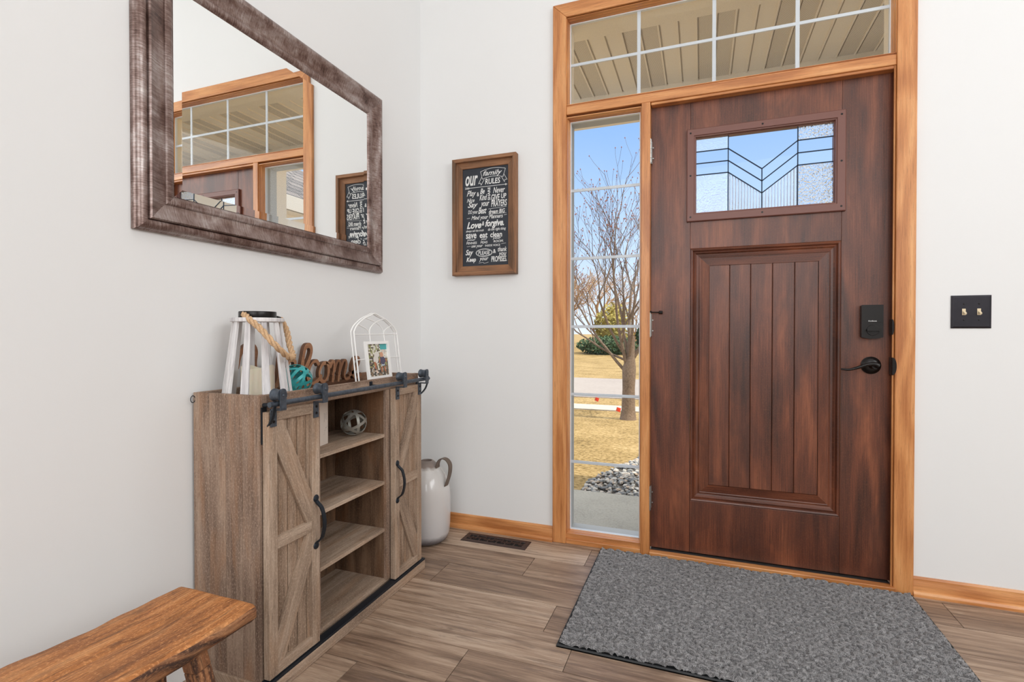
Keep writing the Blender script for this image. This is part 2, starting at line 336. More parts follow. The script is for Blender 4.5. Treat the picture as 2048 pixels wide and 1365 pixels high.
# ------------------------------------------------------------------ mesh builder
AX = {'x': 0, 'y': 1, 'z': 2}
class MB:
    def __init__(s): s.v = []; s.f = []; s.uv = []; s.mi = []; s.pid = []
    def face(s, idx, uvs, mi=0, pid=0.0): s.f.append(idx); s.uv.append(uvs); s.mi.append(mi); s.pid.append(pid)
    def add(s, verts, faces, g='z', mi=0, pid=None, off=None):
        """verts are Vectors; UV u follows the grain axis g (letter or Vector)"""
        b = len(s.v); s.v += [tuple(v) for v in verts]
        if off is None: off = (random.uniform(0, 40), random.uniform(0, 40))
        if pid is None: pid = random.random()
        if isinstance(g, str):
            gi = AX[g]; o1, o2 = [i for i in range(3) if i != gi]
            f = lambda p: (p[gi] + off[0], p[o1] + p[o2] + off[1])
        else:
            gd = Vector(g).normalized(); t = Vector((0, 0, 1)) if abs(gd.z) < 0.8 else Vector((0, 1, 0))
            a1 = gd.cross(t).normalized(); a2 = gd.cross(a1)
            f = lambda p: (Vector(p).dot(gd) + off[0], Vector(p).dot(a1) + Vector(p).dot(a2) + off[1])
        for fc in faces: s.face([b + i for i in fc], [f(verts[i]) for i in fc], mi, pid)
    def box(s, x0, x1, y0, y1, z0, z1, g='z', mi=0, pid=None, off=None):
        x0, x1 = sorted((x0, x1)); y0, y1 = sorted((y0, y1)); z0, z1 = sorted((z0, z1))
        v = [Vector(p) for p in ((x0, y0, z0), (x1, y0, z0), (x1, y1, z0), (x0, y1, z0), (x0, y0, z1), (x1, y0, z1), (x1, y1, z1), (x0, y1, z1))]
        s.add(v, [(0, 3, 2, 1), (4, 5, 6, 7), (0, 1, 5, 4), (1, 2, 6, 5), (2, 3, 7, 6), (3, 0, 4, 7)], g, mi, pid, off)
    def beam(s, a, b, w, t, up=(0, 0, 1), mi=0, w2=None, t2=None):
        """bar from a to b, width w sideways, thickness t along 'up' made square to the bar"""
        a = Vector(a); b = Vector(b); d = (b - a).normalized(); u = Vector(up); u = (u - d * u.dot(d)).normalized(); sd = d.cross(u)
        w2 = w if w2 is None else w2; t2 = t if t2 is None else t2
        v = []
        for p, ww, tt in ((a, w, t), (b, w2, t2)):
            for i, j in ((-1, -1), (1, -1), (1, 1), (-1, 1)): v.append(p + sd * (ww / 2 * i) + u * (tt / 2 * j))
        s.add(v, [(0, 3, 2, 1), (4, 5, 6, 7), (0, 1, 5, 4), (1, 2, 6, 5), (2, 3, 7, 6), (3, 0, 4, 7)], d, mi)
    def prism(s, pts, axis, t0, t1, g='z', mi=0, mi_front=None):
        """pts 2D polygon (ccw) in the plane of the two other axes, extruded along axis from t0 to t1"""
        i = AX[axis]; o = [k for k in range(3) if k != i]
        def mk(p, t):
            q = [0, 0, 0]; q[i] = t; q[o[0]] = p[0]; q[o[1]] = p[1]; return Vector(q)
        n = len(pts); v = [mk(p, t0) for p in pts] + [mk(p, t1) for p in pts]
        off = (random.uniform(0, 9), random.uniform(0, 9))
        s.add(v, [tuple((k, (k + 1) % n, n + (k + 1) % n, n + k)) for k in range(n)] + [tuple(range(n - 1, -1, -1))], g, mi, None, off)
        s.add(v[n:], [tuple(range(n))], g, mi if mi_front is None else mi_front, None, off)
    def tube(s, path, r, n=8, mi=0, caps=True, pid=None):
        path = [Vector(p) for p in path]; rs = r if isinstance(r, (list, tuple)) else [r] * len(path)
        b = len(s.v); L = 0; N = len(path); prev = None; ou = random.uniform(0, 30); pid = random.random() if pid is None else pid
        Ls = []
        for k, p in enumerate(path):
            d = (path[min(k + 1, N - 1)] - path[max(k - 1, 0)])
            d = d.normalized() if d.length > 1e-9 else Vector((0, 0, 1))
            if prev is None:
                t = Vector((0, 0, 1)) if abs(d.z) < 0.9 else Vector((1, 0, 0)); u = d.cross(t).normalized()
            else:
                u = (prev - d * prev.dot(d)); u = u.normalized() if u.length > 1e-6 else d.orthogonal().normalized()
            prev = u; w = d.cross(u)
            for j in range(n):
                a = 2 * math.pi * j / n; s.v.append(tuple(p + (u * math.cos(a) + w * math.sin(a)) * rs[k]))
            if k: L += (p - path[k - 1]).length
            Ls.append(L)
        for k in range(N - 1):
            for j in range(n):
                j2 = (j + 1) % n; q = 2 * math.pi * rs[k] / n
                s.face([b + k * n + j, b + k * n + j2, b + (k + 1) * n + j2, b + (k + 1) * n + j],
                       [(Ls[k] + ou, j * q), (Ls[k] + ou, (j + 1) * q), (Ls[k + 1] + ou, (j + 1) * q), (Ls[k + 1] + ou, j * q)], mi, pid)
        if caps:
            s.face([b + j for j in range(n - 1, -1, -1)], [(0, 0)] * n, mi, pid)
            s.face([b + (N - 1) * n + j for j in range(n)], [(0, 0)] * n, mi, pid)
    def lathe(s, prof, c=(0, 0, 0), n=32, mi=0, axis='z', caps=True):
        """prof list of (radius, height)"""
        b = len(s.v); c = Vector(c); N = len(prof); pid = random.random()
        for r, h in prof:
            for j in range(n):
                a = 2 * math.pi * j / n; ca, sa = math.cos(a) * r, math.sin(a) * r
                p = {'z': (ca, sa, h), 'x': (h, ca, sa), 'y': (sa, h, ca)}[axis]
                s.v.append(tuple(c + Vector(p)))
        for k in range(N - 1):
            for j in range(n):
                j2 = (j + 1) % n
                s.face([b + k * n + j, b + k * n + j2, b + (k + 1) * n + j2, b + (k + 1) * n + j], [(prof[k][1], j * .01), (prof[k][1], (j + 1) * .01), (prof[k + 1][1], (j + 1) * .01), (prof[k + 1][1], j * .01)], mi, pid)
        if caps:
            s.face([b + j for j in range(n - 1, -1, -1)], [(0, 0)] * n, mi, pid)
            s.face([b + (N - 1) * n + j for j in range(n)], [(0, 0)] * n, mi, pid)
    def ring(s, plane, a0, a1, b0, b1, prof, mi=0, closed=False):
        """mitred rectangular ring. plane 'y': a=x,b=z, depth=y ; plane 'x': a=y,b=z, depth=x ; 'z': a=x,b=y.
        prof: list of (inset, depth)."""
        def mk(a, b, d): return Vector({'y': (a, d, b), 'x': (d, a, b), 'z': (a, b, d)}[plane])
        sides = [((a0, b0), (a1, b0), 'a'), ((a1, b0), (a1, b1), 'b'), ((a1, b1), (a0, b1), 'a'), ((a0, b1), (a0, b0), 'b')]
        sg = {(a0, b0): (1, 1), (a1, b0): (-1, 1), (a1, b1): (-1, -1), (a0, b1): (1, -1)}
        ga = {'y': 'x', 'x': 'y', 'z': 'x'}[plane]; gb = {'y': 'z', 'x': 'z', 'z': 'y'}[plane]
        pr = list(prof) + ([prof[0]] if closed else [])
        for p, q, w in sides:
            vs = []
            for ins, d in pr:
                for c in (p, q):
                    sx, sy = sg[c]; vs.append(mk(c[0] + sx * ins, c[1] + sy * ins, d))
            s.add(vs, [(2 * k, 2 * k + 1, 2 * k + 3, 2 * k + 2) for k in range(len(pr) - 1)], ga if w == 'a' else gb, mi)
    def build(s, name, mats, parent=None, origin=None, smooth=None, bevel=None, bseg=2, solid=None):
        if not isinstance(mats, (list, tuple)): mats = [mats]
        me = D.meshes.new(name)
        if parent is not None: org = parent_loc(parent)
        elif origin is not None: org = Vector(origin)
        else:
            xs = [v[0] for v in s.v]; ys = [v[1] for v in s.v]; zs = [v[2] for v in s.v]
            org = Vector(((min(xs) + max(xs)) / 2, (min(ys) + max(ys)) / 2, min(zs)))
        me.from_pydata([(v[0] - org.x, v[1] - org.y, v[2] - org.z) for v in s.v], [], s.f)
        ul = me.uv_layers.new(name='UVMap'); flat = [c for fu in s.uv for p in fu for c in p]
        ul.data.foreach_set('uv', flat)
        me.polygons.foreach_set('material_index', s.mi)
        at = me.attributes.new('pid', 'FLOAT', 'FACE'); at.data.foreach_set('value', s.pid)
        for m in mats: me.materials.append(M[m] if isinstance(m, str) else m)
        me.update(); me.validate()
        import bmesh
        bm = bmesh.new(); bm.from_mesh(me)
        if not solid: bmesh.ops.recalc_face_normals(bm, faces=bm.faces)
        bm.to_mesh(me); bm.free()
        if smooth:
            me.polygons.foreach_set('use_smooth', [True] * len(me.polygons)); me.set_sharp_from_angle(angle=R(smooth))
        o = D.objects.new(name, me); col.objects.link(o)
        if parent is not None: o.parent = parent
        else: o.location = org
        o['org'] = list(org) if parent is None else list(parent_loc(parent))
        if bevel:
            bv = o.modifiers.new('bevel', 'BEVEL'); bv.width = bevel; bv.segments = bseg; bv.limit_method = 'ANGLE'; bv.angle_limit = R(40)
            bv.harden_normals = False
        return o
def parent_loc(p):
    if 'org' in p.keys(): return Vector(p['org'])
    return Vector(p.location)

def thing(name, loc, label=None, cat=None, group=None, kind=None):
    o = D.objects.new(name, None); o.location = loc; col.objects.link(o); o.empty_display_size = 0.05
    return tag(o, label, cat, group, kind)
def tag(o, label=None, cat=None, group=None, kind=None):
    for k, v in (('label', label), ('category', cat), ('group', group), ('kind', kind)):
        if v: o[k] = v
    return o
def crom(pts, k=8, closed=False):
    P = [Vector(p) for p in pts]; n = len(P); out = []
    rng = range(n if closed else n - 1)
    for i in rng:
        if closed: a, b, c, d = P[(i - 1) % n], P[i], P[(i + 1) % n], P[(i + 2) % n]
        else: a, b, c, d = P[max(i - 1, 0)], P[i], P[i + 1], P[min(i + 2, n - 1)]
        for j in range(k):
            t = j / k
            out.append(0.5 * ((2 * b) + (c - a) * t + (2 * a - 5 * b + 4 * c - d) * t * t + (3 * b - a - 3 * c + d) * t ** 3))
    if not closed: out.append(P[-1])
    return out
def ribbon(mb, pts, w, axis, t0, t1, g='z', mi=0, mi_front=None, closed=False):
    """thick flat stroke following 2D pts, extruded along axis"""
    P = [Vector((p[0], p[1])) for p in pts]; n = len(P)
    Lf, Rt = [], []
    for i in range(n):
        if closed: d = P[(i + 1) % n] - P[i - 1]
        else: d = P[min(i + 1, n - 1)] - P[max(i - 1, 0)]
        d = d.normalized() if d.length > 1e-9 else Vector((1, 0)); nn_ = Vector((-d.y, d.x)); ww = w[i] if isinstance(w, list) else w
        Lf.append(P[i] + nn_ * ww / 2); Rt.append(P[i] - nn_ * ww / 2)
    ai = AX[axis]; o = [k for k in range(3) if k != ai]
    def mk(p, t):
        q = [0, 0, 0]; q[ai] = t; q[o[0]] = p[0]; q[o[1]] = p[1]; return Vector(q)
    v = []
    for i in range(n): v += [mk(Lf[i], t0), mk(Rt[i], t0), mk(Lf[i], t1), mk(Rt[i], t1)]
    side, front = [], []
    for i in range(n if closed else n - 1):
        a = 4 * i; b = 4 * ((i + 1) % n)
        front.append((a + 2, a + 3, b + 3, b + 2)); side += [(a + 1, a, b, b + 1), (a, a + 2, b + 2, b), (a + 3, a + 1, b + 1, b + 3)]
    if not closed: side += [(0, 1, 3, 2), (4 * n - 4, 4 * n - 2, 4 * n - 1, 4 * n - 3)]
    off = (random.uniform(0, 9), random.uniform(0, 9))
    mb.add(v, side, g, mi, None, off); mb.add(v, front, g, mi if mi_front is None else mi_front, None, off)
def text_mesh(mb, body, place, size=1.0, shear=0.0, mi=0, fit=None, bold=0.0):
    """adds flat glyph faces of the built-in font; place(u,v)->Vector ; fit=(u0,v0,u1,v1) box"""
    cu = D.curves.new('t', 'FONT'); cu.body = body; cu.size = 1.0; cu.shear = shear; cu.offset = bold; cu.resolution_u = 3
    ob = D.objects.new('t', cu); col.objects.link(ob)
    dg = bpy.context.evaluated_depsgraph_get(); ev = ob.evaluated_get(dg); me = ev.to_mesh()
    vs = [v.co.copy() for v in me.vertices]; fs = [tuple(p.vertices) for p in me.polygons]
    ev.to_mesh_clear(); D.objects.remove(ob); D.curves.remove(cu)
    if not vs: return
    x0 = min(v.x for v in vs); x1 = max(v.x for v in vs); y0 = min(v.y for v in vs); y1 = max(v.y for v in vs)
    u0, v0, u1, v1 = fit
    pts = [place(u0 + (v.x - x0) / (x1 - x0) * (u1 - u0), v0 + (v.y - y0) / (y1 - y0) * (v1 - v0)) for v in vs]
    mb.add(pts, fs, 'x', mi)

# ================================================================== THE SETTING
DX0, DX1 = 1.184, 2.106          # door slab
GY = 0.035                       # glass plane
def struct(name, mb, mats, **kw): return tag(mb.build(name, mats, **kw), kind='structure')
HX, HY, HZ = 4.6, -6.0, 4.0
# floor: planks laid along x
m = MB(); rowy = -0.039; roww = 0.174
m.box(-0.02, HX, HY, 0.06, -0.03, -0.0035, 'x', mi=1)
joints = {0: [2.245, 0.93], 1: [0.708, 1.93], 2: [0.372, 1.6], 3: [0.905, 2.12], 4: [1.018, 2.24], 5: [0.711, 1.93], 6: [0.417, 1.64]}
k = -1
while rowy - roww * k > HY:
    y1 = rowy - roww * k; y0 = y1 - roww
    js = sorted(joints.get(k, [random.uniform(0.1, 1.2)]))
    xs = [js[0]]
    while xs[0] > 0: xs.insert(0, xs[0] - 1.22)
    for j in js[1:]: xs.append(j)
    while xs[-1] < HX: xs.append(xs[-1] + 1.22)
    for a, b in zip(xs[:-1], xs[1:]):
        a2, b2 = max(a, 0.0), min(b, HX)
        if b2 - a2 > 0.01: m.box(a2 + 0.0011, b2 - 0.0011, max(y0, HY) + 0.0013, min(y1, 0.03) - 0.0013, -0.012, 0.0, 'x')
    k += 1
struct('floor', m, ['floor', 'seam'])
# walls
m = MB(); m.box(-0.14, 0.0, HY, 0.14, -0.03, HZ); struct('wall_left', m, 'wall')
m = MB()
OX0, OX1, OZ1 = 0.775, 2.125, 2.52
m.box(0.0, OX0, 0.0, 0.14, -0.03, HZ); m.box(OX1, HX, 0.0, 0.14, -0.03, HZ); m.box(OX0, OX1, 0.0, 0.14, OZ1, HZ)
struct('wall_front', m, 'wall')
m = MB(); m.box(HX, HX + 0.14, HY, 0.14, -0.03, HZ); struct('wall_right', m, 'wall')
m = MB(); m.box(-0.14, HX + 0.14, HY - 0.14, HY, -0.03, HZ); struct('wall_back', m, 'wall')
m = MB(); m.box(-0.14, HX + 0.14, HY - 0.14, 0.14, HZ, HZ + 0.1); struct('ceiling', m, 'ceiling')

# baseboards with a stepped oak profile
def baseboard(name, x0, x1):
    m = MB()
    prof = [(0, 0), (-0.024, 0), (-0.024, 0.010), (-0.019, 0.018), (-0.013, 0.021), (-0.012, 0.050), (-0.009, 0.056), (-0.009, 0.064), (-0.004, 0.071), (0, 0.071)]
    v = [Vector((x0, y, z)) for y, z in prof] + [Vector((x1, y, z)) for y, z in prof]; n = len(prof)
    m.add(v, [(k, (k + 1) % n, n + (k + 1) % n, n + k) for k in range(n)] + [tuple(range(n)), tuple(range(2 * n - 1, n - 1, -1))], 'x')
    struct(name, m, 'oak', smooth=30)
baseboard('baseboard_left', 0.002, 0.733); baseboard('baseboard_right', 2.165, HX - 0.01)

# casings
def trim(name, mb, mats='oak', **kw): return struct(name, mb, mats, bevel=0.003, **kw)
m = MB()
for z0, z1 in ((0.0, 2.564),):
    v = [Vector((0.733, -0.018, z0)), Vector((0.798, -0.018, z0)), Vector((0.798, 0.0, z0)), Vector((0.733, 0.0, z0)),
         Vector((0.733, -0.018, 2.564)), Vector((0.798, -0.018, 2.499)), Vector((0.798, 0.0, 2.499)), Vector((0.733, 0.0, 2.564))]
    m.add(v, [(0, 3, 2, 1), (4, 5, 6, 7), (0, 1, 5, 4), (1, 2, 6, 5), (2, 3, 7, 6), (3, 0, 4, 7)], 'z')
trim('trim_1', m)
m = MB()
v = [Vector((2.101, -0.018, 0)), Vector((2.166, -0.018, 0)), Vector((2.166, 0.0, 0)), Vector((2.101, 0.0, 0)),
     Vector((2.101, -0.018, 2.499)), Vector((2.166, -0.018, 2.564)), Vector((2.166, 0.0, 2.564)), Vector((2.101, 0.0, 2.499))]
m.add(v, [(0, 3, 2, 1), (4, 5, 6, 7), (0, 1, 5, 4), (1, 2, 6, 5), (2, 3, 7, 6), (3, 0, 4, 7)], 'z')
trim('trim_2', m)
m = MB()
v = [Vector((0.733, -0.018, 2.564)), Vector((0.798, -0.018, 2.499)), Vector((2.101, -0.018, 2.499)), Vector((2.166, -0.018, 2.564)),
     Vector((0.733, 0.0, 2.564)), Vector((0.798, 0.0, 2.499)), Vector((2.101, 0.0, 2.499)), Vector((2.166, 0.0, 2.564))]
m.add(v, [(0, 1, 2, 3), (7, 6, 5, 4), (0, 4, 5, 1), (1, 5, 6, 2), (2, 6, 7, 3), (3, 7, 4, 0)], 'x')
trim('trim_3', m)
# transom rail and the post between sidelight and door
m = MB(); m.box(0.798, 2.101, -0.012, 0.05, 2.040, 2.078, 'x'); m.box(1.186, 2.101, -0.006, 0.05, 2.028, 2.0405, 'x'); trim('trim_4', m)
m = MB(); m.box(1.146, 1.184, -0.016, 0.06, 0.0, 2.0399, 'z'); trim('trim_5', m)
# oak threshold strip and the board below the sidelight
m = MB(); m.box(1.184, 2.108, -0.024, 0.012, 0.0, 0.022, 'x'); trim('trim_6', m)
m = MB(); m.box(0.798, 1.146, -0.012, 0.05, 0.0, 0.024, 'x'); trim('trim_7', m)
m = MB(); m.box(1.188, 2.100, 0.012, 0.09, 0.0, 0.020, 'x'); struct('trim_8', m, 'alu')
# door jamb (right side) with the dark weatherstrip behind the gap
m = MB(); m.box(2.112, 2.126, 0.0, 0.12, 0.0, 2.04, 'z'); m.box(2.094, 2.1005, -0.010, 0.0, 0.0, 2.04, 'z'); trim('trim_9', m)
m = MB(); m.box(2.1065, 2.112, 0.032, 0.085, 0.022, 2.035, 'z'); m.box(1.186, 2.1064, 0.076, 0.085, 0.018, 0.03, 'x'); struct('trim_10', m, 'black_gap')
# jamb shells round the glass units (deep head, sides)
m = MB(); m.box(0.776, 0.798, 0.0, 0.05, 0.0, 2.5, 'z'); m.box(2.101, 2.124, 0.0, 0.05, 2.04, 2.519, 'z'); m.box(0.776, 2.124, 0.0, 0.05, 2.4995, 2.519, 'x'); struct('trim_11', m, 'oak')

# windows: stepped oak sash ring, white glazing strip, glass, grille bars
def window(name, x0, x1, z0, z1, gx0, gx1, gz0, gz1, vb, hb):
    w = thing(name, ((x0 + x1) / 2, 0.03, z0), kind='structure')
    dx0, dx1, dz0, dz1 = gx0 - x0, x1 - gx1, gz0 - z0, z1 - gz1
    m = MB()
    st = [(0.0, -0.008), (0.35, -0.008), (0.42, -0.002), (0.48, 0.008), (0.66, 0.009), (0.72, 0.018), (1.0, 0.030), (1.0, 0.046), (0.0, 0.046)]
    # scale inset per side: do the ring with an average inset, then shift to hit the glass opening
    ins = min(dx0, dx1, dz0, dz1)
    m.ring('y', gx0 - ins, gx1 + ins, gz0 - ins, gz1 + ins, [(f * ins, d) for f, d in st], closed=True)
    if dz0 > ins + 0.004: m.box(x0, x1, -0.004, 0.046, z0, gz0 - ins, 'x')
    if dx1 > ins + 0.004: m.box(gx1 + ins, x1, -0.004, 0.046, z0, z1, 'z')
    m.build('sash', 'oak', w, smooth=25)
    m = MB(); m.ring('y', gx0 - 0.001, gx1 + 0.001, gz0 - 0.001, gz1 + 0.001, [(0, 0.031), (0.0045, 0.031), (0.0045, 0.0465), (0, 0.0465)], closed=True); m.build('glazing_strip', 'white_strip', w)
    m = MB(); m.box(gx0, gx1, GY, GY + 0.0005, gz0, gz1)
    m = MB(); v = [Vector((gx0, GY - 0.002, gz0)), Vector((gx1, GY - 0.002, gz0)), Vector((gx1, GY - 0.002, gz1)), Vector((gx0, GY - 0.002, gz1))]; m.add(v, [(0, 1, 2, 3)]); m.build('glass_pane', 'glass', w, solid=True)
    for x in vb: 
        m = MB(); m.box(x - 0.008, x + 0.008, GY + 0.001, GY + 0.007, gz0, gz1); m.build('grille_bar', 'muntin', w, bevel=0.0015)
    for z in hb:
        m = MB(); m.box(gx0, gx1, GY + 0.0004, GY + 0.0076, z - 0.0068, z + 0.0068); m.build('grille_bar', 'muntin', w, bevel=0.0015)
    # outside frame, the sidelight's in painted shade grey
    m = MB(); m.ring('y', gx0 - 0.03, gx1 + 0.03, gz0 - 0.03, gz1 + 0.03, [(0.0, 0.0475), (0.026, 0.0475), (0.026, 0.125), (0.0, 0.125)], closed=True); m.build('outer_frame', 'jamb' if name == 'window_1' else 'beige', w)
    return w
window('window_1', 0.798, 1.146, 0.024, 2.040, 0.808, 1.136, 0.056, 2.019, [], [0.383 + 0.327 * i for i in range(5)])
window('window_2', 0.798, 2.101, 2.078, 2.499, 0.806, 2.093, 2.094, 2.488, [1.1275, 1.449, 1.771], [2.293])

# ------------------------------------------------------------------ the front door
door = thing('door_1', (1.645, 0.04, 0.022), kind='structure')
SY = 0.030
m = MB()
def slab(x0, x1, z0, z1, g): m.box(x0, x1, SY, SY + 0.044, z0, z1, g)
PX0, PX1, PZ0, PZ1 = 1.354, 1.931, 0.257, 1.381
slab(DX0, PX0 - 0.0006, 0.026, 2.040, 'z'); slab(PX1 + 0.0006, DX1, 0.026, 2.040, 'z')
slab(PX0, PX1, 0.026, PZ0, 'z'); slab(PX0, PX1, PZ1, 1.515, 'z'); slab(PX0, PX1, 1.893, 2.040, 'z')
slab(PX0, 1.366, 1.515, 1.893, 'z'); slab(1.918, PX1, 1.515, 1.893, 'z')
m.build('door_slab', 'door', door, bevel=0.0012)
# moulded panel
m = MB()
m.ring('y', PX0, PX1, PZ0, PZ1, [(0, SY + 0.001), (0.004, SY - 0.003), (0.010, SY - 0.001), (0.014, SY + 0.007), (0.020, SY + 0.004), (0.026, SY + 0.010), (0.034, SY + 0.0115), (0.040, SY + 0.008), (0.044, SY + 0.009), (0.078, SY + 0.002)])
m.build('panel_moulding', 'door', door, smooth=25)
xs = [1.431, 1.515, 1.598, 1.682, 1.765, 1.852]
m = MB()
for a, b in zip(xs[:-1], xs[1:]): m.box(a + 0.0006, b - 0.0006, SY + 0.002, SY + 0.012, PZ0 + 0.078, PZ1 - 0.078, 'z')
m.box(PX0 + 0.01, PX1 - 0.01, SY + 0.0125, SY + 0.03, PZ0 + 0.01, PZ1 - 0.01, 'z')
m.build('panel_boards', 'door', door, bevel=0.0028)
# leaded light
lt = MB(); lt.ring('y', 1.338, 1.943, 1.499, 1.906, [(0, SY), (0, SY - 0.011), (0.003, SY - 0.014), (0.030, SY - 0.014), (0.032, SY - 0.010), (0.036, SY - 0.009), (0.038, SY + 0.002), (0.040, SY + 0.003), (0.040, SY + 0.03), (0.02, SY + 0.03)])
lite = lt.build('lite_frame', 'lite', door, smooth=25)
for x, z in [(1.354, 1.887), (1.64, 1.889), (1.927, 1.887), (1.354, 1.70), (1.927, 1.70), (1.354, 1.518), (1.64, 1.517), (1.927, 1.518)]:
    m = MB(); m.lathe([(0.0, SY - 0.0145), (0.0042, SY - 0.0145), (0.0042, SY - 0.010)], (x, 0, z), 10, axis='y', caps=False); m.build('screw_plug', 'black_hw', lite)
GX0, GX1, GZ0, GZ1 = 1.378, 1.903, 1.534, 1.870
V1, V2, V3 = 1.508, 1.6405, 1.775
def pane(name, mat, pts, y=0.042):
    m = MB(); 
    if mat == 'glass': m.add([Vector((p[0], y, p[1])) for p in pts], [tuple(range(len(pts)))]); m.build(name, mat, lite, solid=True)
    else: m.prism(pts, 'y', y, y + 0.004); m.build(name, mat, lite)
pane('seeded_pane', 'hammer_soft', [(GX0, 1.809), (V1, 1.809), (V1, GZ1), (GX0, GZ1)])
pane('hammered_pane', 'hammer', [(V3, 1.810), (GX1, 1.810), (GX1, GZ1), (V3, GZ1)])
pane('seeded_pane', 'hammer_soft', [(GX0, GZ0), (V1, GZ0), (V1, 1.706), (GX0, 1.706)])
pane('hammered_pane', 'hammer', [(V3, GZ0), (GX1, GZ0), (GX1, 1.707), (V3, 1.707)])
pane('reeded_pane', 'reed', [(V1, GZ0), (V2, GZ0), (V2, 1.603), (V1, 1.706)])
pane('reeded_pane', 'reed', [(V2, GZ0), (V3, GZ0), (V3, 1.707), (V2, 1.603)])
pane('clear_pane', 'glass', [(GX0, 1.706), (V1, 1.706), (V2, 1.603), (V3, 1.707), (GX1, 1.707), (GX1, 1.810), (V3, 1.810), (V3, GZ1), (V1, GZ1), (V1, 1.809), (GX0, 1.809)])
m = MB(); cw = 0.0042
def came(a, b): m.beam((a[0], 0.040, a[1]), (b[0], 0.040, b[1]), cw, 0.004, up=(0, 1, 0))
came((V1, GZ0), (V1, GZ1)); came((V3, GZ0), (V3, GZ1)); came((V2, GZ0), (V2, 1.707))
for z in (1.8095, 1.7575, 1.7065):
    d = 0.1025; came((GX0, z), (V1, z)); came((V1, z), (V2, z - d)); came((V2, z - d), (V3, z)); came((V3, z), (GX1, z + 0.001))
m.build('lead_came', 'came', lite)
# hinges on the left edge
for zc in (1.825, 1.043, 0.257):
    m = MB()
    for i in range(5): m.tube([(1.1835, 0.0, zc - 0.052 + i * 0.0208), (1.1835, 0.0, zc - 0.052 + (i + 1) * 0.0208 - 0.001)], 0.0066, 10)
    m.tube([(1.1835, 0, zc - 0.056), (1.1835, 0, zc + 0.056)], 0.004, 8)
    m.box(1.1835, 1.1875, -0.0005, 0.034, zc - 0.05, zc + 0.05)
    m.box(1.1875, 1.1895, 0.024, SY + 0.001, zc - 0.05, zc + 0.05)
    for dz in (-0.026, 0.022): m.lathe([(0.0, 0.0245), (0.0028, 0.0245), (0.0028, 0.031)], (1.1935, 0, zc + dz), 8, axis='y', caps=False)
    h = m.build('hinge', 'steel', door, smooth=40)
m = MB(); m.tube([(1.182, -0.001, 1.1), (1.182, -0.001, 1.106)], 0.009, 10); m.tube([(1.184, -0.002, 1.1005), (1.222, 0.012, 1.0995)], 0.0028, 8); m.tube([(1.222, 0.012, 1.0995), (1.236, 0.016, 1.099)], 0.0075, 12)
m.build('hinge_pin_stop', 'black_hw', door, smooth=40)
# electronic deadbolt cover with thumb turn
m = MB()
X0, X1, Z0, Z1 = 1.996, 2.069, 0.984, 1.118
n = 14; pts = [(X0, Z1), (X0, Z0 + 0.006)] + [(X0 + (X1 - X0) * i / n, Z0 + 0.006 - 0.006 * math.sin(math.pi * i / n)) for i in range(1, n)] + [(X1, Z0 + 0.006), (X1, Z1)]
m.prism(pts, 'y', SY, 0.004)
db = m.build('deadbolt_cover', 'black_hw', door, bevel=0.006, bseg=3, smooth=40)
m = MB(); m.lathe([(0.0, 0.0015), (0.0205, 0.0015), (0.0215, 0.004)], (2.034, 0, 1.018), 28, axis='y', caps=False); m.box(2.011, 2.057, -0.012, 0.002, 1.0145, 1.0215, 'x'); m.box(X0 + 0.001, X1 - 0.001, 0.0035, 0.0045, 1.0478, 1.0484, 'x')
m.build('thumb_turn', 'black_hw', db, bevel=0.0015)
m = MB(); text_mesh(m, 'Kwikset', lambda u, v: Vector((u, 0.0034, v)), fit=(2.019, 1.0518, 2.047, 1.0568), bold=0.02); m.build('maker_lettering', 'logo', db, solid=True)
# lever handle
m = MB(); m.lathe([(0.0, 0.010), (0.018, 0.010), (0.026, 0.014), (0.031, 0.021), (0.0345, 0.024), (0.0345, SY)], (2.034, 0, 0.878), 36, axis='y', caps=False)
rose = m.build('lever_rosette', 'black_hw', door, smooth=30)
m = MB(); m.tube([(2.034, 0.012, 0.878), (2.034, -0.030, 0.879)], [0.013, 0.0115], 16)
path = crom([(2.042, -0.036, 0.880), (2.028, -0.039, 0.886), (2.005, -0.040, 0.884), (1.975, -0.039, 0.872), (1.945, -0.038, 0.863), (1.918, -0.037, 0.865)], 6)
m.tube(path, [0.011 - 0.0075 * (i / (len(path) - 1)) ** 0.7 for i in range(len(path))], 12)
m.build('lever', 'black_hw', rose, smooth=50)
# latch hardware on the door edge and strike in the jamb
m = MB(); m.box(2.104, 2.1075, 0.034, 0.062, 0.848, 0.908); m.box(2.1074, 2.1115, 0.042, 0.054, 0.868, 0.888); m.build('latch', 'steel', door, bevel=0.001)
m = MB(); m.box(2.104, 2.1075, 0.034, 0.062, 1.000, 1.060); m.lathe([(0.0, 2.111), (0.008, 2.111), (0.009, 2.1074)], (0, 0.048, 1.03), 14, axis='x', caps=False); m.build('deadbolt_latch', 'steel', door, bevel=0.001)
m = MB(); pts = [(-0.0005 + 0.000 * i, 0) for i in range(1)]
for zc, hh in ((0.878, 0.034), (1.030, 0.030)):
    m = MB(); pp = []
    for i in range(12):
        a = math.pi * i / 11; pp.append((2.0935 + 0.013 * math.sin(a) if zc < 0.9 else 2.0935 + 0.006 * math.sin(a), zc + hh * math.cos(a)))
    pp += [(2.0925, zc - hh), (2.0925, zc + hh)]
    m.prism(pp[::-1], 'y', -0.0135 if zc < 0.9 else -0.0115, -0.019 if zc < 0.9 else -0.0125); m.box(2.0925, 2.0942, -0.010, 0.02, zc - hh, zc + hh)
    m.build('strike_plate', 'black_hw', door)

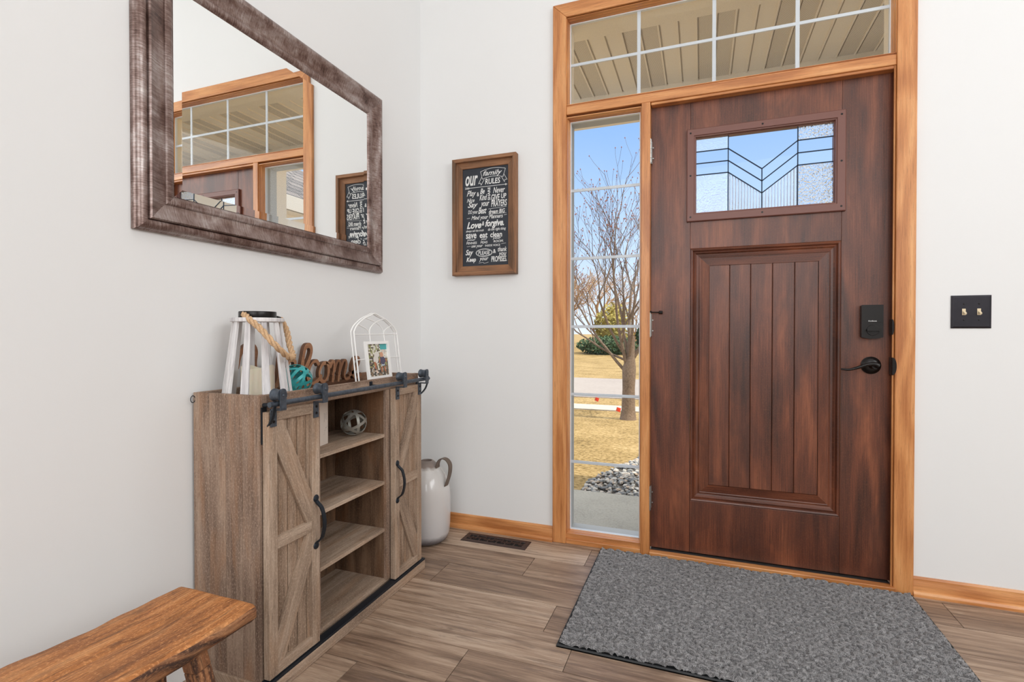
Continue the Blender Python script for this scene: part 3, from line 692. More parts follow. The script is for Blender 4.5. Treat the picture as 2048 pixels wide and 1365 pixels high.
# ------------------------------------------------------------------ outside: porch
m = MB(); m.box(0.2, 3.4, 0.14, 1.30, -0.30, -0.15); struct('porch_slab', m, 'concrete', bevel=0.01)
m = MB(); m.box(-0.2, 3.18, 1.05, 1.25, 2.466, 3.0, 'x'); m.box(-0.2, 3.18, 1.25, 1.72, 2.70, 2.80, 'x'); struct('porch_beam', m, 'beige')
sz = 2.6
m = MB(); m.box(-0.2, 3.18, 0.14, 0.357, sz - 0.012, sz + 0.02, 'x', mi=0)
x = 1.003 - 0.375 * 4; per = 0.09375; i = 0
while x < 3.08:
    vent = (i % 4) < 2
    m.box(x + 0.006, x + per - 0.010, 0.357, 1.05, sz, sz + 0.02, 'y', mi=1 if vent else 0)
    m.box(x + per - 0.010, x + per - 0.002, 0.357, 1.05, sz - 0.006, sz + 0.02, 'y', mi=0)
    m.box(x + per - 0.002, x + per + 0.006, 0.357, 1.05, sz + 0.010, sz + 0.02, 'y', mi=0)
    x += per; i += 1
m.box(-0.2, 3.18, 0.14, 1.05, sz + 0.021, sz + 0.3, 'x', mi=0)
so = MB()
soff = m.build('porch_soffit', ['beige', 'soffit_vent'], origin=(0, 0, 0)); tag(soff, kind='structure')
m = MB(); m.box(2.158, 2.358, 1.05, 1.25, -0.15, 2.466, 'z'); m.box(2.14, 2.376, 1.03, 1.27, -0.15, 0.03, 'z'); struct('porch_column', m, 'beige', bevel=0.004)

# ground, gravel bed, sidewalk, street
def gz(y):
    pts = [(-1, -0.20), (1.3, -0.20), (6.0, -0.40), (27.0, -0.40), (31.0, -0.05), (200, 1.0)]
    for (a, za), (b, zb) in zip(pts[:-1], pts[1:]):
        if y <= b: return za + (zb - za) * (y - a) / (b - a)
    return 1.0
m = MB(); ys = [0.14, 1.3, 2, 3, 4.5, 6.0, 12, 20, 27.0, 29, 31.0, 45, 120]; vs = []
for y in ys: vs += [Vector((-70, y, gz(y) + (0.25 if 28 < y < 32 else 0))), Vector((-9, y, gz(y) + (0.10 if 28 < y < 32 else 0))), Vector((-3, y, gz(y))), Vector((40, y, gz(y)))]
m.add(vs, [(4 * i + j, 4 * i + j + 1, 4 * i + 5 + j, 4 * i + 4 + j) for i in range(len(ys) - 1) for j in range(3)], 'x')
struct('lawn', m, 'lawn', origin=(0, 0, 0))
def edge_x(y): return 0.54 + 0.02 * (y - 1.3) + 0.20 * max(0, y - 1.55) ** 1.35 + (0.12 * max(0, y - 1.9))
gp = [(edge_x(y), y) for y in (1.3, 1.5, 1.8, 2.1, 2.4, 2.7, 3.0, 3.2)]
m = MB(); pl = gp + [(3.0, 3.2), (3.0, 1.3)]; m.prism(pl, 'z', -0.26, -0.193); struct('gravel_bed', m, 'gravel_soil')
def ico():
    import bmesh
    b = bmesh.new(); bmesh.ops.create_icosphere(b, subdivisions=1, radius=1.0)
    v = [x.co.copy() for x in b.verts]; f = [tuple(q.index for q in p.verts) for p in b.faces]; b.free(); return v, f
IV, IF = ico()
rs = random.Random(3); m = MB(); cnt = 0
while cnt < 2300:
    y = rs.uniform(1.30, 3.2); x = rs.uniform(0.5, 1.9)
    if x < edge_x(y) + 0.012: continue
    s = rs.uniform(0.012, 0.026); rot = Matrix.Rotation(rs.uniform(0, 6.3), 3, 'Z') @ Matrix.Rotation(rs.uniform(-.5, .5), 3, 'X')
    sc3 = Vector((s * rs.uniform(0.8, 1.3), s * rs.uniform(0.6, 0.9), s * rs.uniform(0.4, 0.7))); c = Vector((x, max(y, 1.30 + s), gz(y) + 0.010 + rs.uniform(0, 0.012) + 0.0))
    c.z = -0.193 + s * 0.3 + rs.uniform(0, 0.01)
    m.add([c + rot @ Vector((v.x * sc3.x, v.y * sc3.y, v.z * sc3.z)) * (1 + 0.12 * math.sin(v.x * 9 + cnt)) for v in IV], IF, 'x', 0, rs.random()); cnt += 1
tag(m.build('gravel', 'stone', smooth=20), 'grey and tan river gravel filling the bed beside the porch', 'gravel', kind='stuff')
def strip(name, y0, y1, mat, h=0.012):
    m = MB(); m.box(-60, 30, y0, y1, -0.6, -0.4 + h, 'x'); struct(name, m, mat, origin=(0, 0, 0))
strip('sidewalk', 6.72, 7.32, 'walk', 0.02); strip('street', 8.45, 12.95, 'road', 0.015)

# ------------------------------------------------------------------ trees
def grow(rng, tubes, buds, p, d, L, r, depth, maxd, spread=0.55, up=0.25, twigmin=0.0022):
    segs = 4 if depth < 2 else 3; pts = [p.copy()]; rr = [r]; q = p.copy(); dd = d.copy()
    for i in range(segs):
        dd = (dd + Vector((rng.uniform(-1, 1), rng.uniform(-1, 1), rng.uniform(-.5, .8))) * 0.16 + Vector((0, 0, up * 0.25))).normalized()
        q = q + dd * (L / segs); pts.append(q.copy()); rr.append(max(twigmin, r * (1 - 0.45 * (i + 1) / segs)))
    tubes.append((pts, rr, depth))
    if depth >= maxd:
        buds.append(q.copy()); buds.append(pts[-2].lerp(q, 0.4)); return
    n = 3
    for i in range(n):
        t = rng.uniform(0.35, 1.0) if i else 1.0
        k = min(int(t * segs), segs - 1); base = pts[k].lerp(pts[k + 1], t * segs - k)
        ax = Vector((rng.uniform(-1, 1), rng.uniform(-1, 1), rng.uniform(-.2, .2))).normalized()
        nd = (dd + ax * spread * rng.uniform(0.7, 1.5)).normalized(); nd = (nd + Vector((0, 0, up * 0.4))).normalized()
        grow(rng, tubes, buds, base, nd, L * rng.uniform(0.60, 0.80), max(twigmin, r * 0.48 * (1.0 if i else 1.2)), depth + 1, maxd, spread, up, twigmin)

TX, TY = 0.303, 5.93
tree = thing('bare_tree', (TX, TY, gz(TY)), 'bare young tree with forked trunk and reddish buds standing in the front lawn', 'tree')
rng = random.Random(11); tubes = []; buds = []
z0 = gz(TY); m = MB()
tp = [(TX, TY, z0 - 0.05), (TX, TY, z0 + 0.02), (TX + .005, TY, z0 + 0.15), (TX + 0.01, TY, z0 + 0.5), (TX + .015, TY, z0 + 0.82), (TX + .04, TY, z0 + 1.0), (TX + .05, TY, z0 + 1.35)]
m.tube(tp, [0.15, 0.13, 0.11, 0.098, 0.11, 0.07, 0.055], 14); m.build('trunk', 'bark', tree, smooth=60)
fork = Vector((TX, TY, z0 + 0.80))
starts = [((-0.62, 0.05, 0.55), 1.15, 0.040), ((-0.30, -0.2, 0.95), 1.35, 0.045), ((0.05, 0.1, 1.0), 1.5, 0.05), ((0.45, 0.0, 0.85), 1.3, 0.045), ((0.16, -0.3, 1.0), 1.3, 0.04),
          ((-0.85, 0.2, 0.22), 1.2, 0.03), ((-0.5, -0.3, 0.8), 1.3, 0.035), ((0.8, 0.2, 0.5), 1.0, 0.035), ((-0.15, 0.3, 1.0), 1.45, 0.04)]
for i, (d, L, r) in enumerate(starts): grow(rng, tubes, buds, fork + Vector((0.03 * (d[0]), 0, 0.04 * i - 0.05)), Vector(d).normalized(), L * 0.86, r * 0.7, 1, 5)
m = MB()
for pts, rr, dep in tubes: 
    if dep <= 2: m.tube(pts, rr, 7, caps=False)
m.build('branches', 'bark', tree, smooth=60)
m = MB()
for pts, rr, dep in tubes:
    if dep > 2: m.tube(pts, rr, 3, caps=False)
tag(m.build('twigs', 'twig', tree), kind='stuff')
m = MB()
for b in buds[::2]:
    s = 0.010; m.add([b + Vector(v) * s for v in ((0, 0, 1.6), (1, 0, 0), (0, 1, 0), (-1, 0, 0), (0, -1, 0), (0, 0, -1.6))], [(0, 1, 2), (0, 2, 3), (0, 3, 4), (0, 4, 1), (5, 2, 1), (5, 3, 2), (5, 4, 3), (5, 1, 4)])
tag(m.build('buds', 'bud', tree), kind='stuff')
# far bare trees
def far_tree(seed, h, mat='far_twig'):
    rg = random.Random(seed); tb = []; bd = []
    t = thing('far_bare_tree', (0, 0, 0))
    for d in ((0, 0, 1), (-0.4, 0.1, 0.9), (0.4, 0.1, 0.9), (0.1, -0.4, 0.8)): grow(rg, tb, bd, Vector((0, 0, h * 0.12)), Vector(d).normalized(), h * 0.36, h * 0.02, 1, 5, 0.8, 0.12, 0.010)
    m = MB(); m.tube([(0, 0, -0.3), (0, 0, h * 0.14)], [h * 0.03, h * 0.025], 7)
    for p, r_, dp in tb:
        m.tube(p, r_, 3, caps=False)
    m.build('crown', mat, t); return t
def copy_thing(o, loc, rz=0.0, sc_=1.0):
    c = o.copy(); col.objects.link(c); c.location = loc; c.rotation_euler = (0, 0, rz); c.scale = (sc_,) * 3
    for ch in list(o.children):
        d = ch.copy(); col.objects.link(d); d.parent = c
        for g in list(ch.children):
            e_ = g.copy(); col.objects.link(e_); e_.parent = d
    return c
FT = far_tree(5, 5.0)
spots = [(-7.4, 30.4, 1.1, 0.3), (-6.2, 38.5, 1.35, 1.7), (-11.0, 34.0, 1.4, 2.4), (-3.0, 35.0, 0.8, 4.0), (-10.5, 43.0, 1.7, 5.1), (-0.6, 32.5, 0.8, 0.9), (1.4, 45.0, 1.0, 3.0)]
farlab = ['tan leafless tree across the street, nearest of the far row', 'pale leafless tree behind the dark hedge across the street', 'tall tan leafless tree at the left of the far row',
          'small leafless tree behind the trunk of the front lawn tree', 'tallest leafless tree in the far row beyond the street', 'small leafless tree at the right of the far row', 'farthest leafless tree, in the gap beyond the hedge']
for i, (x, y, s, rz) in enumerate(spots):
    o = FT if i == 0 else copy_thing(FT, (0, 0, 0))
    o.location = (x, y, gz(y)); o.rotation_euler = (0, 0, rz); o.scale = (s, s, s); tag(o, farlab[i], 'tree', 'leafless trees across the street')
def bush(name, c, rx, ry, rz, n, mat, label, leaf=0.10, seed=1):
    rg = random.Random(seed); m = MB(); c = Vector(c)
    core = [Vector((v.x * rx * 0.8, v.y * ry * 0.8, v.z * rz * 0.8)) + c + Vector((0, 0, rz * 0.9)) for v in IV]; m.add(core, IF, 'x')
    for i in range(n):
        a = rg.uniform(0, 6.283); u = rg.uniform(-0.9, 1); k = (1 - u * u) ** 0.5; rr = rg.uniform(0.82, 1.1)
        p = c + Vector((math.cos(a) * k * rx * rr, math.sin(a) * k * ry * rr, rz * 0.9 + u * rz * rr))
        if p.z < c.z - 0.02: p.z = c.z
        d1 = Vector((rg.uniform(-1, 1), rg.uniform(-1, 1), rg.uniform(-1, 1))).normalized() * leaf; d2 = d1.orthogonal().normalized() * leaf * 0.6
        m.add([p - d1, p + d2, p + d1, p - d2], [(0, 1, 2, 3)], 'x')
    return tag(m.build(name, mat, solid=True), label, 'bush')
bush('evergreen_hedge', (-3.9, 28.2, gz(28.2)), 1.7, 0.7, 0.55, 1400, 'evergreen', 'dark green hedge at the top of the bank across the street', seed=4)
bush('evergreen_bush', (-4.0, 31.2, gz(31.2)), 1.2, 0.8, 1.5, 1300, 'olive', 'yellow green evergreen bush rising behind the dark hedge', 0.12, seed=5)
bush('evergreen_bush', (-1.6, 29.6, gz(29.6)), 0.7, 0.6, 1.0, 900, 'evergreen', 'rounded dark evergreen bush right of the hedge across the street', 0.12, seed=6)

def flag(x, y, rz, label):
    t = thing('marker_flag', (x, y, gz(y)), label, 'flag', 'utility marker flags in the lawn')
    m = MB(); m.tube([(x, y, gz(y) - 0.02), (x, y, gz(y) + 0.10)], 0.003, 6); m.build('wire', 'steel', t)
    m = MB(); v = [Vector((0, 0, 0.095)), Vector((0.075, 0.01, 0.07)), Vector((0.055, 0.0, 0.003)), Vector((-0.02, 0.0, 0.028))]
    rt = Matrix.Rotation(rz, 3, 'Z'); a = [rt @ q + Vector((x, y, gz(y))) for q in v]; b = [q + Vector((0.0, 0.003, 0)) for q in a]
    m.add(a + b, [(0, 1, 2, 3), (7, 6, 5, 4), (0, 4, 5, 1), (1, 5, 6, 2), (2, 6, 7, 3), (3, 7, 4, 0)]); m.build('flag', 'flag', t)
flag(-0.60, 7.85, 0.0, 'red marker flag on a wire in the grass by the street, the larger one'); flag(0.02, 6.62, 0.3, 'small orange marker flag at the edge of the sidewalk near the tree trunk')

# garage wing seen in the mirror through the sidelight
g = thing('garage_wing', (4.6, 2.0, -0.2), 'beige garage wing with a shingled roof, seen in the mirror through the sidelight', 'building')
m = MB(); m.box(3.4, 7.0, 0.16, 4.7, -0.3, 2.55, 'x'); m.build('wall', 'beige', g)
m = MB(); ex0, ex1, ey1, ez = 3.2, 7.2, 4.9, 2.62; rx, rz_, hy = 5.2, 4.12, 2.9
a = Vector((ex0, 0.16, ez)); b = Vector((ex0, ey1, ez)); c = Vector((ex1, ey1, ez)); d = Vector((ex1, 0.16, ez)); r0 = Vector((rx, 0.16, rz_)); r1 = Vector((rx, hy, rz_))
def rface(pts, ud, vd):
    bi = len(m.v); m.v += [tuple(p) for p in pts]; m.face([bi + i for i in range(len(pts))], [(p.dot(Vector(ud)), p.dot(Vector(vd))) for p in pts], 0, 0.5)
rface([a, b, r1, r0], (0, 1, 0), (0.8, 0, 0.6)); rface([b, c, r1], (1, 0, 0), (0, -0.8, 0.6)); rface([c, d, r0, r1], (0, 1, 0), (-0.8, 0, 0.6)); rface([a, r0, d], (1, 0, 0), (0, 0, 1)); rface([d, c, b, a], (1, 0, 0), (0, 1, 0))
m.build('roof', 'shingle', g)
m = MB(); m.box(ex0 - 0.02, ex0 + 0.02, 0.16, ey1, ez - 0.16, ez + 0.01, 'y'); m.box(ex0, ex1, ey1 - 0.02, ey1 + 0.02, ez - 0.16, ez + 0.01, 'x'); m.box(ex0, 3.4, 0.16, ey1, ez - 0.16, ez - 0.14, 'y')
m.build('fascia', 'beige', g)

# ================================================================== MIRROR
MY0, MY1, MZ0, MZ1 = -1.466, -0.372, 1.282, 2.082
mir = thing('wall_mirror', (0.0, (MY0 + MY1) / 2, MZ0), 'large wide mirror in a thick dark bronze frame on the left wall', 'mirror')
m = MB()
prof = [(0.0, 0.001), (0.0, 0.012), (0.003, 0.016), (0.0035, 0.020), (0.006, 0.024), (0.012, 0.0275), (0.020, 0.0285), (0.027, 0.026), (0.030, 0.022), (0.0305, 0.030), (0.034, 0.034)]
for i in range(1, 9):
    t = i / 8; prof.append((0.034 + 0.046 * t, 0.034 - 0.013 * math.sin(math.pi * 0.5 * t) - 0.004 * t))
prof += [(0.0805, 0.0195), (0.084, 0.022), (0.092, 0.0225), (0.100, 0.0195), (0.106, 0.014), (0.109, 0.0115), (0.109, 0.001)]
m.ring('x', MY0, MY1, MZ0, MZ1, prof); m.build('frame', 'mframe', mir, smooth=28)
m = MB(); q = 0.108; bw = 0.024
a0, a1, b0, b1 = MY0 + q, MY1 - q, MZ0 + q, MZ1 - q
gx = 0.0145; gb = gx - bw * math.tan(R(1.2))
vs = [Vector((gb, a0, b0)), Vector((gb, a1, b0)), Vector((gb, a1, b1)), Vector((gb, a0, b1)), Vector((gx, a0 + bw, b0 + bw)), Vector((gx, a1 - bw, b0 + bw)), Vector((gx, a1 - bw, b1 - bw)), Vector((gx, a0 + bw, b1 - bw))]
vs += [Vector((0.003, v.y, v.z)) for v in vs[:4]]
m.add(vs, [(4, 5, 6, 7), (0, 1, 5, 4), (1, 2, 6, 5), (2, 3, 7, 6), (3, 0, 4, 7), (8, 9, 1, 0), (9, 10, 2, 1), (10, 11, 3, 2), (11, 8, 0, 3), (11, 10, 9, 8)]); m.build('mirror_glass', 'mirror', mir)

# ================================================================== FAMILY RULES BOARD
BX0, BX1, BZ0, BZ1 = 0.206, 0.552, 1.298, 1.889
brd = thing('wall_sign', ((BX0 + BX1) / 2, 0.0, BZ0), 'black family rules sign in a wooden frame, on the wall left of the window', 'sign')
m = MB(); m.ring('y', BX0, BX1, BZ0, BZ1, [(0, -0.002), (0, -0.036), (0.002, -0.038), (0.016, -0.038), (0.018, -0.036), (0.018, -0.020), (0.022, -0.017), (0.046, -0.017), (0.048, -0.015), (0.048, -0.004)]); m.build('frame', 'signwood', brd, smooth=25)
ix0, ix1, iz0, iz1 = BX0 + 0.046, BX1 - 0.046, BZ0 + 0.046, BZ1 - 0.046
m = MB(); m.box(ix0, ix1, -0.010, -0.003, iz0, iz1); m.build('chalkboard', 'chalk', brd)
def PL(u, v, y=-0.0112): return Vector((ix0 + (ix1 - ix0) * u, y, iz1 - (iz1 - iz0) * v))
m = MB()
def tx(body, u0, u1, v0, v1, sh=0.0, bold=0.012, rot=False):
    if rot: text_mesh(m, body, lambda a, b: PL(u0 + (u1 - u0) * (1 - b), v1 - (v1 - v0) * a), fit=(0, 0, 1, 1), shear=sh, bold=bold)
    else: text_mesh(m, body, lambda a, b: PL(a, b), fit=(u0, v1, u1, v0), shear=sh, bold=bold)
tx('our', .07, .34, .075, .178, .25, .02)
tx('family', .45, .86, .040, .105, .35, .012); tx('RULES', .50, .82, .122, .178, .1, .02)
tx('Play', .10, .30, .225, .30, .4); tx('Nice', .10, .27, .305, .345, .4); tx('&', .32, .37, .25, .29); tx('Be', .39, .49, .215, .27, .4, .02); tx('Kind', .38, .54, .275, .335, .3, .015)
tx('SHARE', .555, .61, .21, .34, 0, .02, rot=True)
tx('Never', .67, .92, .215, .275, .35, .012); tx('GIVE', .63, .81, .285, .35, .1, .02); tx('UP', .84, .95, .285, .335, .1, .02)
tx('Say', .12, .34, .345, .415, .4, .02); tx('your', .40, .59, .355, .415, .4, .015); tx('PRAYERS', .63, .96, .345, .41, .1, .018)
tx('DO your', .13, .34, .425, .475, .2); tx('Best', .35, .53, .405, .47, .4, .02); tx('dream BIG', .58, .92, .435, .478, .2, .02)
tx('Mind your Manners', .20, .88, .485, .538, .35, .012)
tx('Love', .10, .42, .545, .615, .35, .03); tx('&', .43, .48, .548, .59, .2); tx('forgive.', .50, .90, .535, .625, .35, .03)
tx('always tell the truth', .08, .47, .625, .655, .3); tx('do the right thing', .56, .94, .620, .655, .3)
tx('save', .08, .31, .665, .715, .05, .02); tx('eat', .38, .55, .665, .715, .05, .02); tx('clean', .61, .86, .660, .715, .05, .02)
tx('your', .10, .29, .722, .742, .2); tx('PENNIES', .09, .32, .748, .772, .1); tx('your', .41, .54, .722, .742, .2); tx('PEAS', .40, .55, .748, .772, .1); tx('your', .66, .84, .718, .740, .2); tx('ROOM.', .68, .89, .745, .768, .1)
tx('use your', .20, .45, .785, .815, .35); tx('INSIDE VOICE', .50, .82, .785, .805, 0)
tx('Say', .07, .24, .825, .90, .35, .02); tx('PLEASE', .35, .60, .845, .885, .1, .015); tx('&', .67, .73, .835, .875); tx('thank', .77, .96, .815, .862, .25, .015); tx('you', .78, .95, .872, .915, .3, .015)
tx('Keep', .09, .30, .905, .965, .25, .03); tx('your', .37, .57, .915, .955, .3); tx('PROMISES.', .63, .96, .905, .962, .1, .018)
def stroke(pts, w=.0018, closed=False):
    P = crom([(PL(u, v).x, PL(u, v).z, 0) for u, v in pts], 6, closed); ribbon(m, P, w, 'y', -0.0101, -0.0112, closed=closed)
def line(pts, w=.0018):
    P = [Vector((PL(u, v).x, PL(u, v).z, 0)) for u, v in pts]
    for a, b in zip(P[:-1], P[1:]): ribbon(m, [a, b], w, 'y', -0.0101, -0.0112)
stroke([(.40, .045), (.52, .028), (.66, .020), (.80, .024), (.93, .038)]); stroke([(.44, .122), (.55, .108), (.66, .102), (.77, .106), (.88, .118)]); line([(.40, .045), (.44, .122)]); line([(.93, .038), (.88, .118)])
line([(.43, .095), (.355, .165), (.40, .158), (.41, .182), (.48, .125)]); line([(.90, .095), (.965, .150), (.92, .148), (.91, .172), (.845, .115)])
line([(.10, .200), (.94, .197)], .0022); line([(.93, .188), (.965, .197), (.93, .206), (.93, .188)], .002)
for i in range(4): line([(.06 + .025 * i, .190), (.085 + .025 * i, .200), (.06 + .025 * i, .210)], .0016)
for k in (0.0, .012): stroke([(.475 + (.165 + k) * math.cos(a * math.pi / 8), .865 + (.034 + k * .5) * math.sin(a * math.pi / 8)) for a in range(16)], .0014, True)
line([(.57, .428), (.95, .418)], .0012); line([(.57, .484), (.95, .480)], .0012); line([(.10, .795), (.18, .792)], .0012); line([(.84, .785), (.94, .780)], .0012); line([(.37, .895), (.57, .895)], .0012); stroke([(.36, .968), (.45, .962), (.48, .972), (.57, .962)], .0012)
line([(.10, .508), (.17, .505)], .0014); line([(.90, .500), (.96, .497)], .0014)
m.build('chalk_lettering', 'chalk_white', brd, solid=True)

# ================================================================== LIGHT SWITCH
sw = thing('light_switch', (2.338, 0.0, 1.024), 'dark bronze double toggle switch plate with ivory toggles right of the door', 'light switch')
m = MB(); m.ring('y', 2.279, 2.399, 1.0245, 1.147, [(0, -0.0005), (0, -0.003), (0.007, -0.0065), (0.009, -0.0068)]); m.box(2.286, 2.392, -0.0068, -0.0005, 1.031, 1.140); m.build('plate', 'switch_plate', sw, smooth=20)
for x in (2.3165, 2.3615):
    m = MB(); m.box(x - 0.0055, x + 0.0055, -0.0078, -0.006, 1.0735, 1.0975); v0 = Vector((x, -0.006, 1.086)); m.beam((x, -0.007, 1.084), (x + 0.001, -0.019, 1.078), 0.0085, 0.010, up=(0, 0, 1), w2=0.007, t2=0.006); m.build('toggle', 'ivory', sw, bevel=0.0008)
    for z in (1.0555, 1.1155):
        m = MB(); m.lathe([(0.0, -0.0082), (0.0026, -0.0078), (0.0032, -0.0066)], (x, 0, z), 10, axis='y', caps=False); m.build('screw', 'black_hw', sw, smooth=40)

# ================================================================== FLOOR REGISTER
vt = thing('floor_register', (0.474, -0.106, 0.0), 'dark bronze floor vent register in the planks below the wall sign', 'floor vent')
m = MB(); vx0, vx1, vy0, vy1 = 0.308, 0.640, -0.155, -0.056
m.ring('z', vx0, vx1, vy0, vy1, [(0, 0.0002), (0.001, 0.002), (0.004, 0.004), (0.020, 0.0045), (0.022, 0.001)])
hy = (vy1 - vy0) / 2; ny = 13; px_ = (vx1 - vx0 - 0.044) / ny
for i in range(ny + 1):
    x = vx0 + 0.022 + px_ * i
    ya, yb = (vy0 + 0.02, vy1 - 0.036) if i % 2 else (vy0 + 0.036, vy1 - 0.02)
    m.box(x - 0.0028, x + 0.0028, ya, yb, 0.0012, 0.0042)
for i in range(ny):
    x = vx0 + 0.022 + px_ * i
    yy = vy0 + 0.040 if i % 4 in (0, 1) else vy1 - 0.040
    m.box(x, x + px_, yy - 0.0028, yy + 0.0028, 0.0012, 0.0042)
m.box(vx0 + 0.02, vx1 - 0.02, (vy0 + vy1) / 2 - 0.002, (vy0 + vy1) / 2 + 0.002, 0.0012, 0.0041)
m.build('grille', 'vent', vt); m = MB(); m.box(vx0 + 0.015, vx1 - 0.015, vy0 + 0.015, vy1 - 0.015, 0.0003, 0.0010); m.build('duct_shade_sheet', 'duct_shade', vt)  # flat black sheet paints in the dark of the duct

# ================================================================== DOOR MAT
mx0, mx1, my0, my1 = 0.968, 2.157, -0.80, -0.029
mat = thing('door_mat', ((mx0 + mx1) / 2, (my0 + my1) / 2, 0.0), 'grey textured rectangular entrance mat lying in front of the door', 'door mat')
NX, NY = 420, 270; rg = random.Random(9); m = MB(); L, W_ = mx1 - mx0 - 0.016, my1 - my0 - 0.016
import numpy as np
g1 = np.random.RandomState(4)
def smooth_noise(nx, ny, cx_, cy_):
    a = g1.rand(cy_ + 2, cx_ + 2); X = np.linspace(0, cx_, nx + 1); Y = np.linspace(0, cy_, ny + 1); xi = X.astype(int); yi = Y.astype(int); fx = X - xi; fy = Y - yi
    fx = fx * fx * (3 - 2 * fx); fy = (fy * fy * (3 - 2 * fy))[:, None]
    return (a[np.ix_(yi, xi)] * (1 - fx) + a[np.ix_(yi, xi + 1)] * fx) * (1 - fy) + (a[np.ix_(yi + 1, xi)] * (1 - fx) + a[np.ix_(yi + 1, xi + 1)] * fx) * fy
X = np.linspace(0, L, NX + 1)[None, :] * np.ones((NY + 1, 1)); Y = np.linspace(0, W_, NY + 1)[:, None] * np.ones((1, NX + 1))
wx = (smooth_noise(NX, NY, 50, 32) - 0.5) * 0.022; wy = (smooth_noise(NX, NY, 60, 40) - 0.5) * 0.011
rowh, bl = 0.019, 0.040
r_ = np.floor((Y + wy) / rowh); fy_ = (Y + wy) / rowh - r_; fx_ = (X + wx) / bl + 0.5 * (r_ % 2); fx_ = fx_ - np.floor(fx_)
H = 0.0130 * np.clip(np.minimum(fy_, 1 - fy_) * 4.0, 0, 1) ** 0.6 * np.clip(np.minimum(fx_, 1 - fx_) * 7.0, 0, 1) ** 0.6
H = H * (0.65 + 0.5 * smooth_noise(NX, NY, 90, 60)) + 0.0016 * smooth_noise(NX, NY, 210, 135)
Z = 0.0040 + H
me = D.meshes.new('pile')
cxm, cym = (mx0 + mx1) / 2, (my0 + my1) / 2
V = np.stack([X + mx0 + 0.008 - cxm, Y + my0 + 0.008 - cym, Z], -1).reshape(-1, 3)
idx = (np.arange(NY)[:, None] * (NX + 1) + np.arange(NX)[None, :]).reshape(-1)
F = np.stack([idx, idx + 1, idx + NX + 2, idx + NX + 1], 1)
me.vertices.add(len(V)); me.vertices.foreach_set('co', V.ravel()); me.loops.add(F.size); me.loops.foreach_set('vertex_index', F.ravel().astype(np.int32))
me.polygons.add(len(F)); me.polygons.foreach_set('loop_start', np.arange(0, F.size, 4, dtype=np.int32)); me.update(calc_edges=True); me.validate()
me.polygons.foreach_set('use_smooth', np.ones(len(F), dtype=bool)); me.materials.append(M['rug'])
po = D.objects.new('pile', me); col.objects.link(po); po.parent = mat
m = MB(); m.box(mx0, mx1, my0, my1, 0.0006, 0.0038); m.ring('z', mx0, mx1, my0, my1, [(0, 0.0006), (0, 0.006), (0.0015, 0.0085), (0.005, 0.0085), (0.0075, 0.0038)]); m.build('rubber_backing', 'rubber', mat)

# ================================================================== BENCH
bn = thing('wooden_bench', (0.34, -2.0, 0.0), 'low rustic orange brown wooden bench with a thick worn plank seat by the left wall', 'bench')
bz1, bz0 = 0.400, 0.361; rg = random.Random(5); m = MB(); ny = 60; yA, yB = -1.502, -2.52
def edge(f, k): return 0.006 * math.sin(f * 9 + k) + 0.003 * math.sin(f * 31 + 2 * k) + 0.002 * math.sin(f * 73 + k)
prevb = None; vs = []; fs = []; NS = 14
for i in range(ny + 1):
    f = (i / ny) if i > 3 else [0, 0.004, 0.010, 0.022][i]; y = yA + (yB - yA) * f; e1 = edge(f, 0.5); e2 = edge(f, 2.2) * 0.7
    endr = [0.25, 0.75, 0.95][i] if i < 3 else 1.0; rin = (1 - endr) * 0.010
    xa, xb = 0.213 + e1 + rin, 0.470 + e2 - rin
    zt = bz1 - 0.0025 * math.sin(f * 14) - (1 - endr) * 0.005; zb = bz0 + 0.003 * math.sin(f * 21) + (1 - endr) * 0.004
    r = 0.010
    sec = [(xa + r, zt), (xa + .05, zt + 0.001), ((xa + xb) / 2 - 0.012, zt), ((xa + xb) / 2, zt - 0.004 * max(0, math.sin(f * 7))), ((xa + xb) / 2 + 0.012, zt), (xb - .05, zt + 0.001), (xb - r, zt), (xb - 0.003, zt - 0.004), (xb, zt - r), (xb, zb + r), (xb - r, zb), (xa + r, zb), (xa, zb + r), (xa, zt - r)]
    vs += [Vector((a, y, b)) for a, b in sec]
for i in range(ny):
    for j in range(NS):
        j2 = (j + 1) % NS; fs.append((i * NS + j, i * NS + j2, (i + 1) * NS + j2, (i + 1) * NS + j))
top = [f for f in fs if (f[0] % NS) < 7]; rest = [f for f in fs if (f[0] % NS) >= 7]
m.add(vs, top, 'y', 0); m.v = m.v[:len(vs)]
off = (3.3, 8.1); m2v = vs
m.mi = m.mi; b = 0
for f in rest: m.face(list(f), [(vs[i].y, vs[i].z * 1.6 + vs[i].x) for i in f], 1, 0.3)
m.face(list(range(NS)), [(vs[i].z, vs[i].x) for i in range(NS)], 1, 0.4); m.face(list(range(ny * NS + NS - 1, ny * NS - 1, -1)), [(vs[i].z, vs[i].x) for i in range(ny * NS + NS - 1, ny * NS - 1, -1)], 1, 0.4)
m.build('seat', ['bench', 'bench_edge'], bn, smooth=50)
def bleg(xt, yt, xb, yb):
    m = MB(); a = Vector((xt, yt, bz0 + 0.006)); b = Vector((xb, yb, 0.0)); n = 6; d = (b - a)
    prev = a
    for i in range(n):
        q = a + d * (i + 1) / n; m.beam(a + d * i / n, q, 0.034 + 0.001 * math.sin(i * 2.1), 0.040, up=(1, 0, 0), w2=0.034 + 0.001 * math.sin((i + 1) * 2.1))
    v = [list(p) for p in m.v]; m.v = [(p[0], p[1], max(p[2], 0.0005)) for p in v]
    return m.build('leg', 'bench_edge', bn, bevel=0.003)
bleg(0.405, -1.615, 0.462, -1.560); bleg(0.285, -1.615, 0.228, -1.560); bleg(0.405, -2.41, 0.462, -2.465); bleg(0.285, -2.41, 0.228, -2.465)
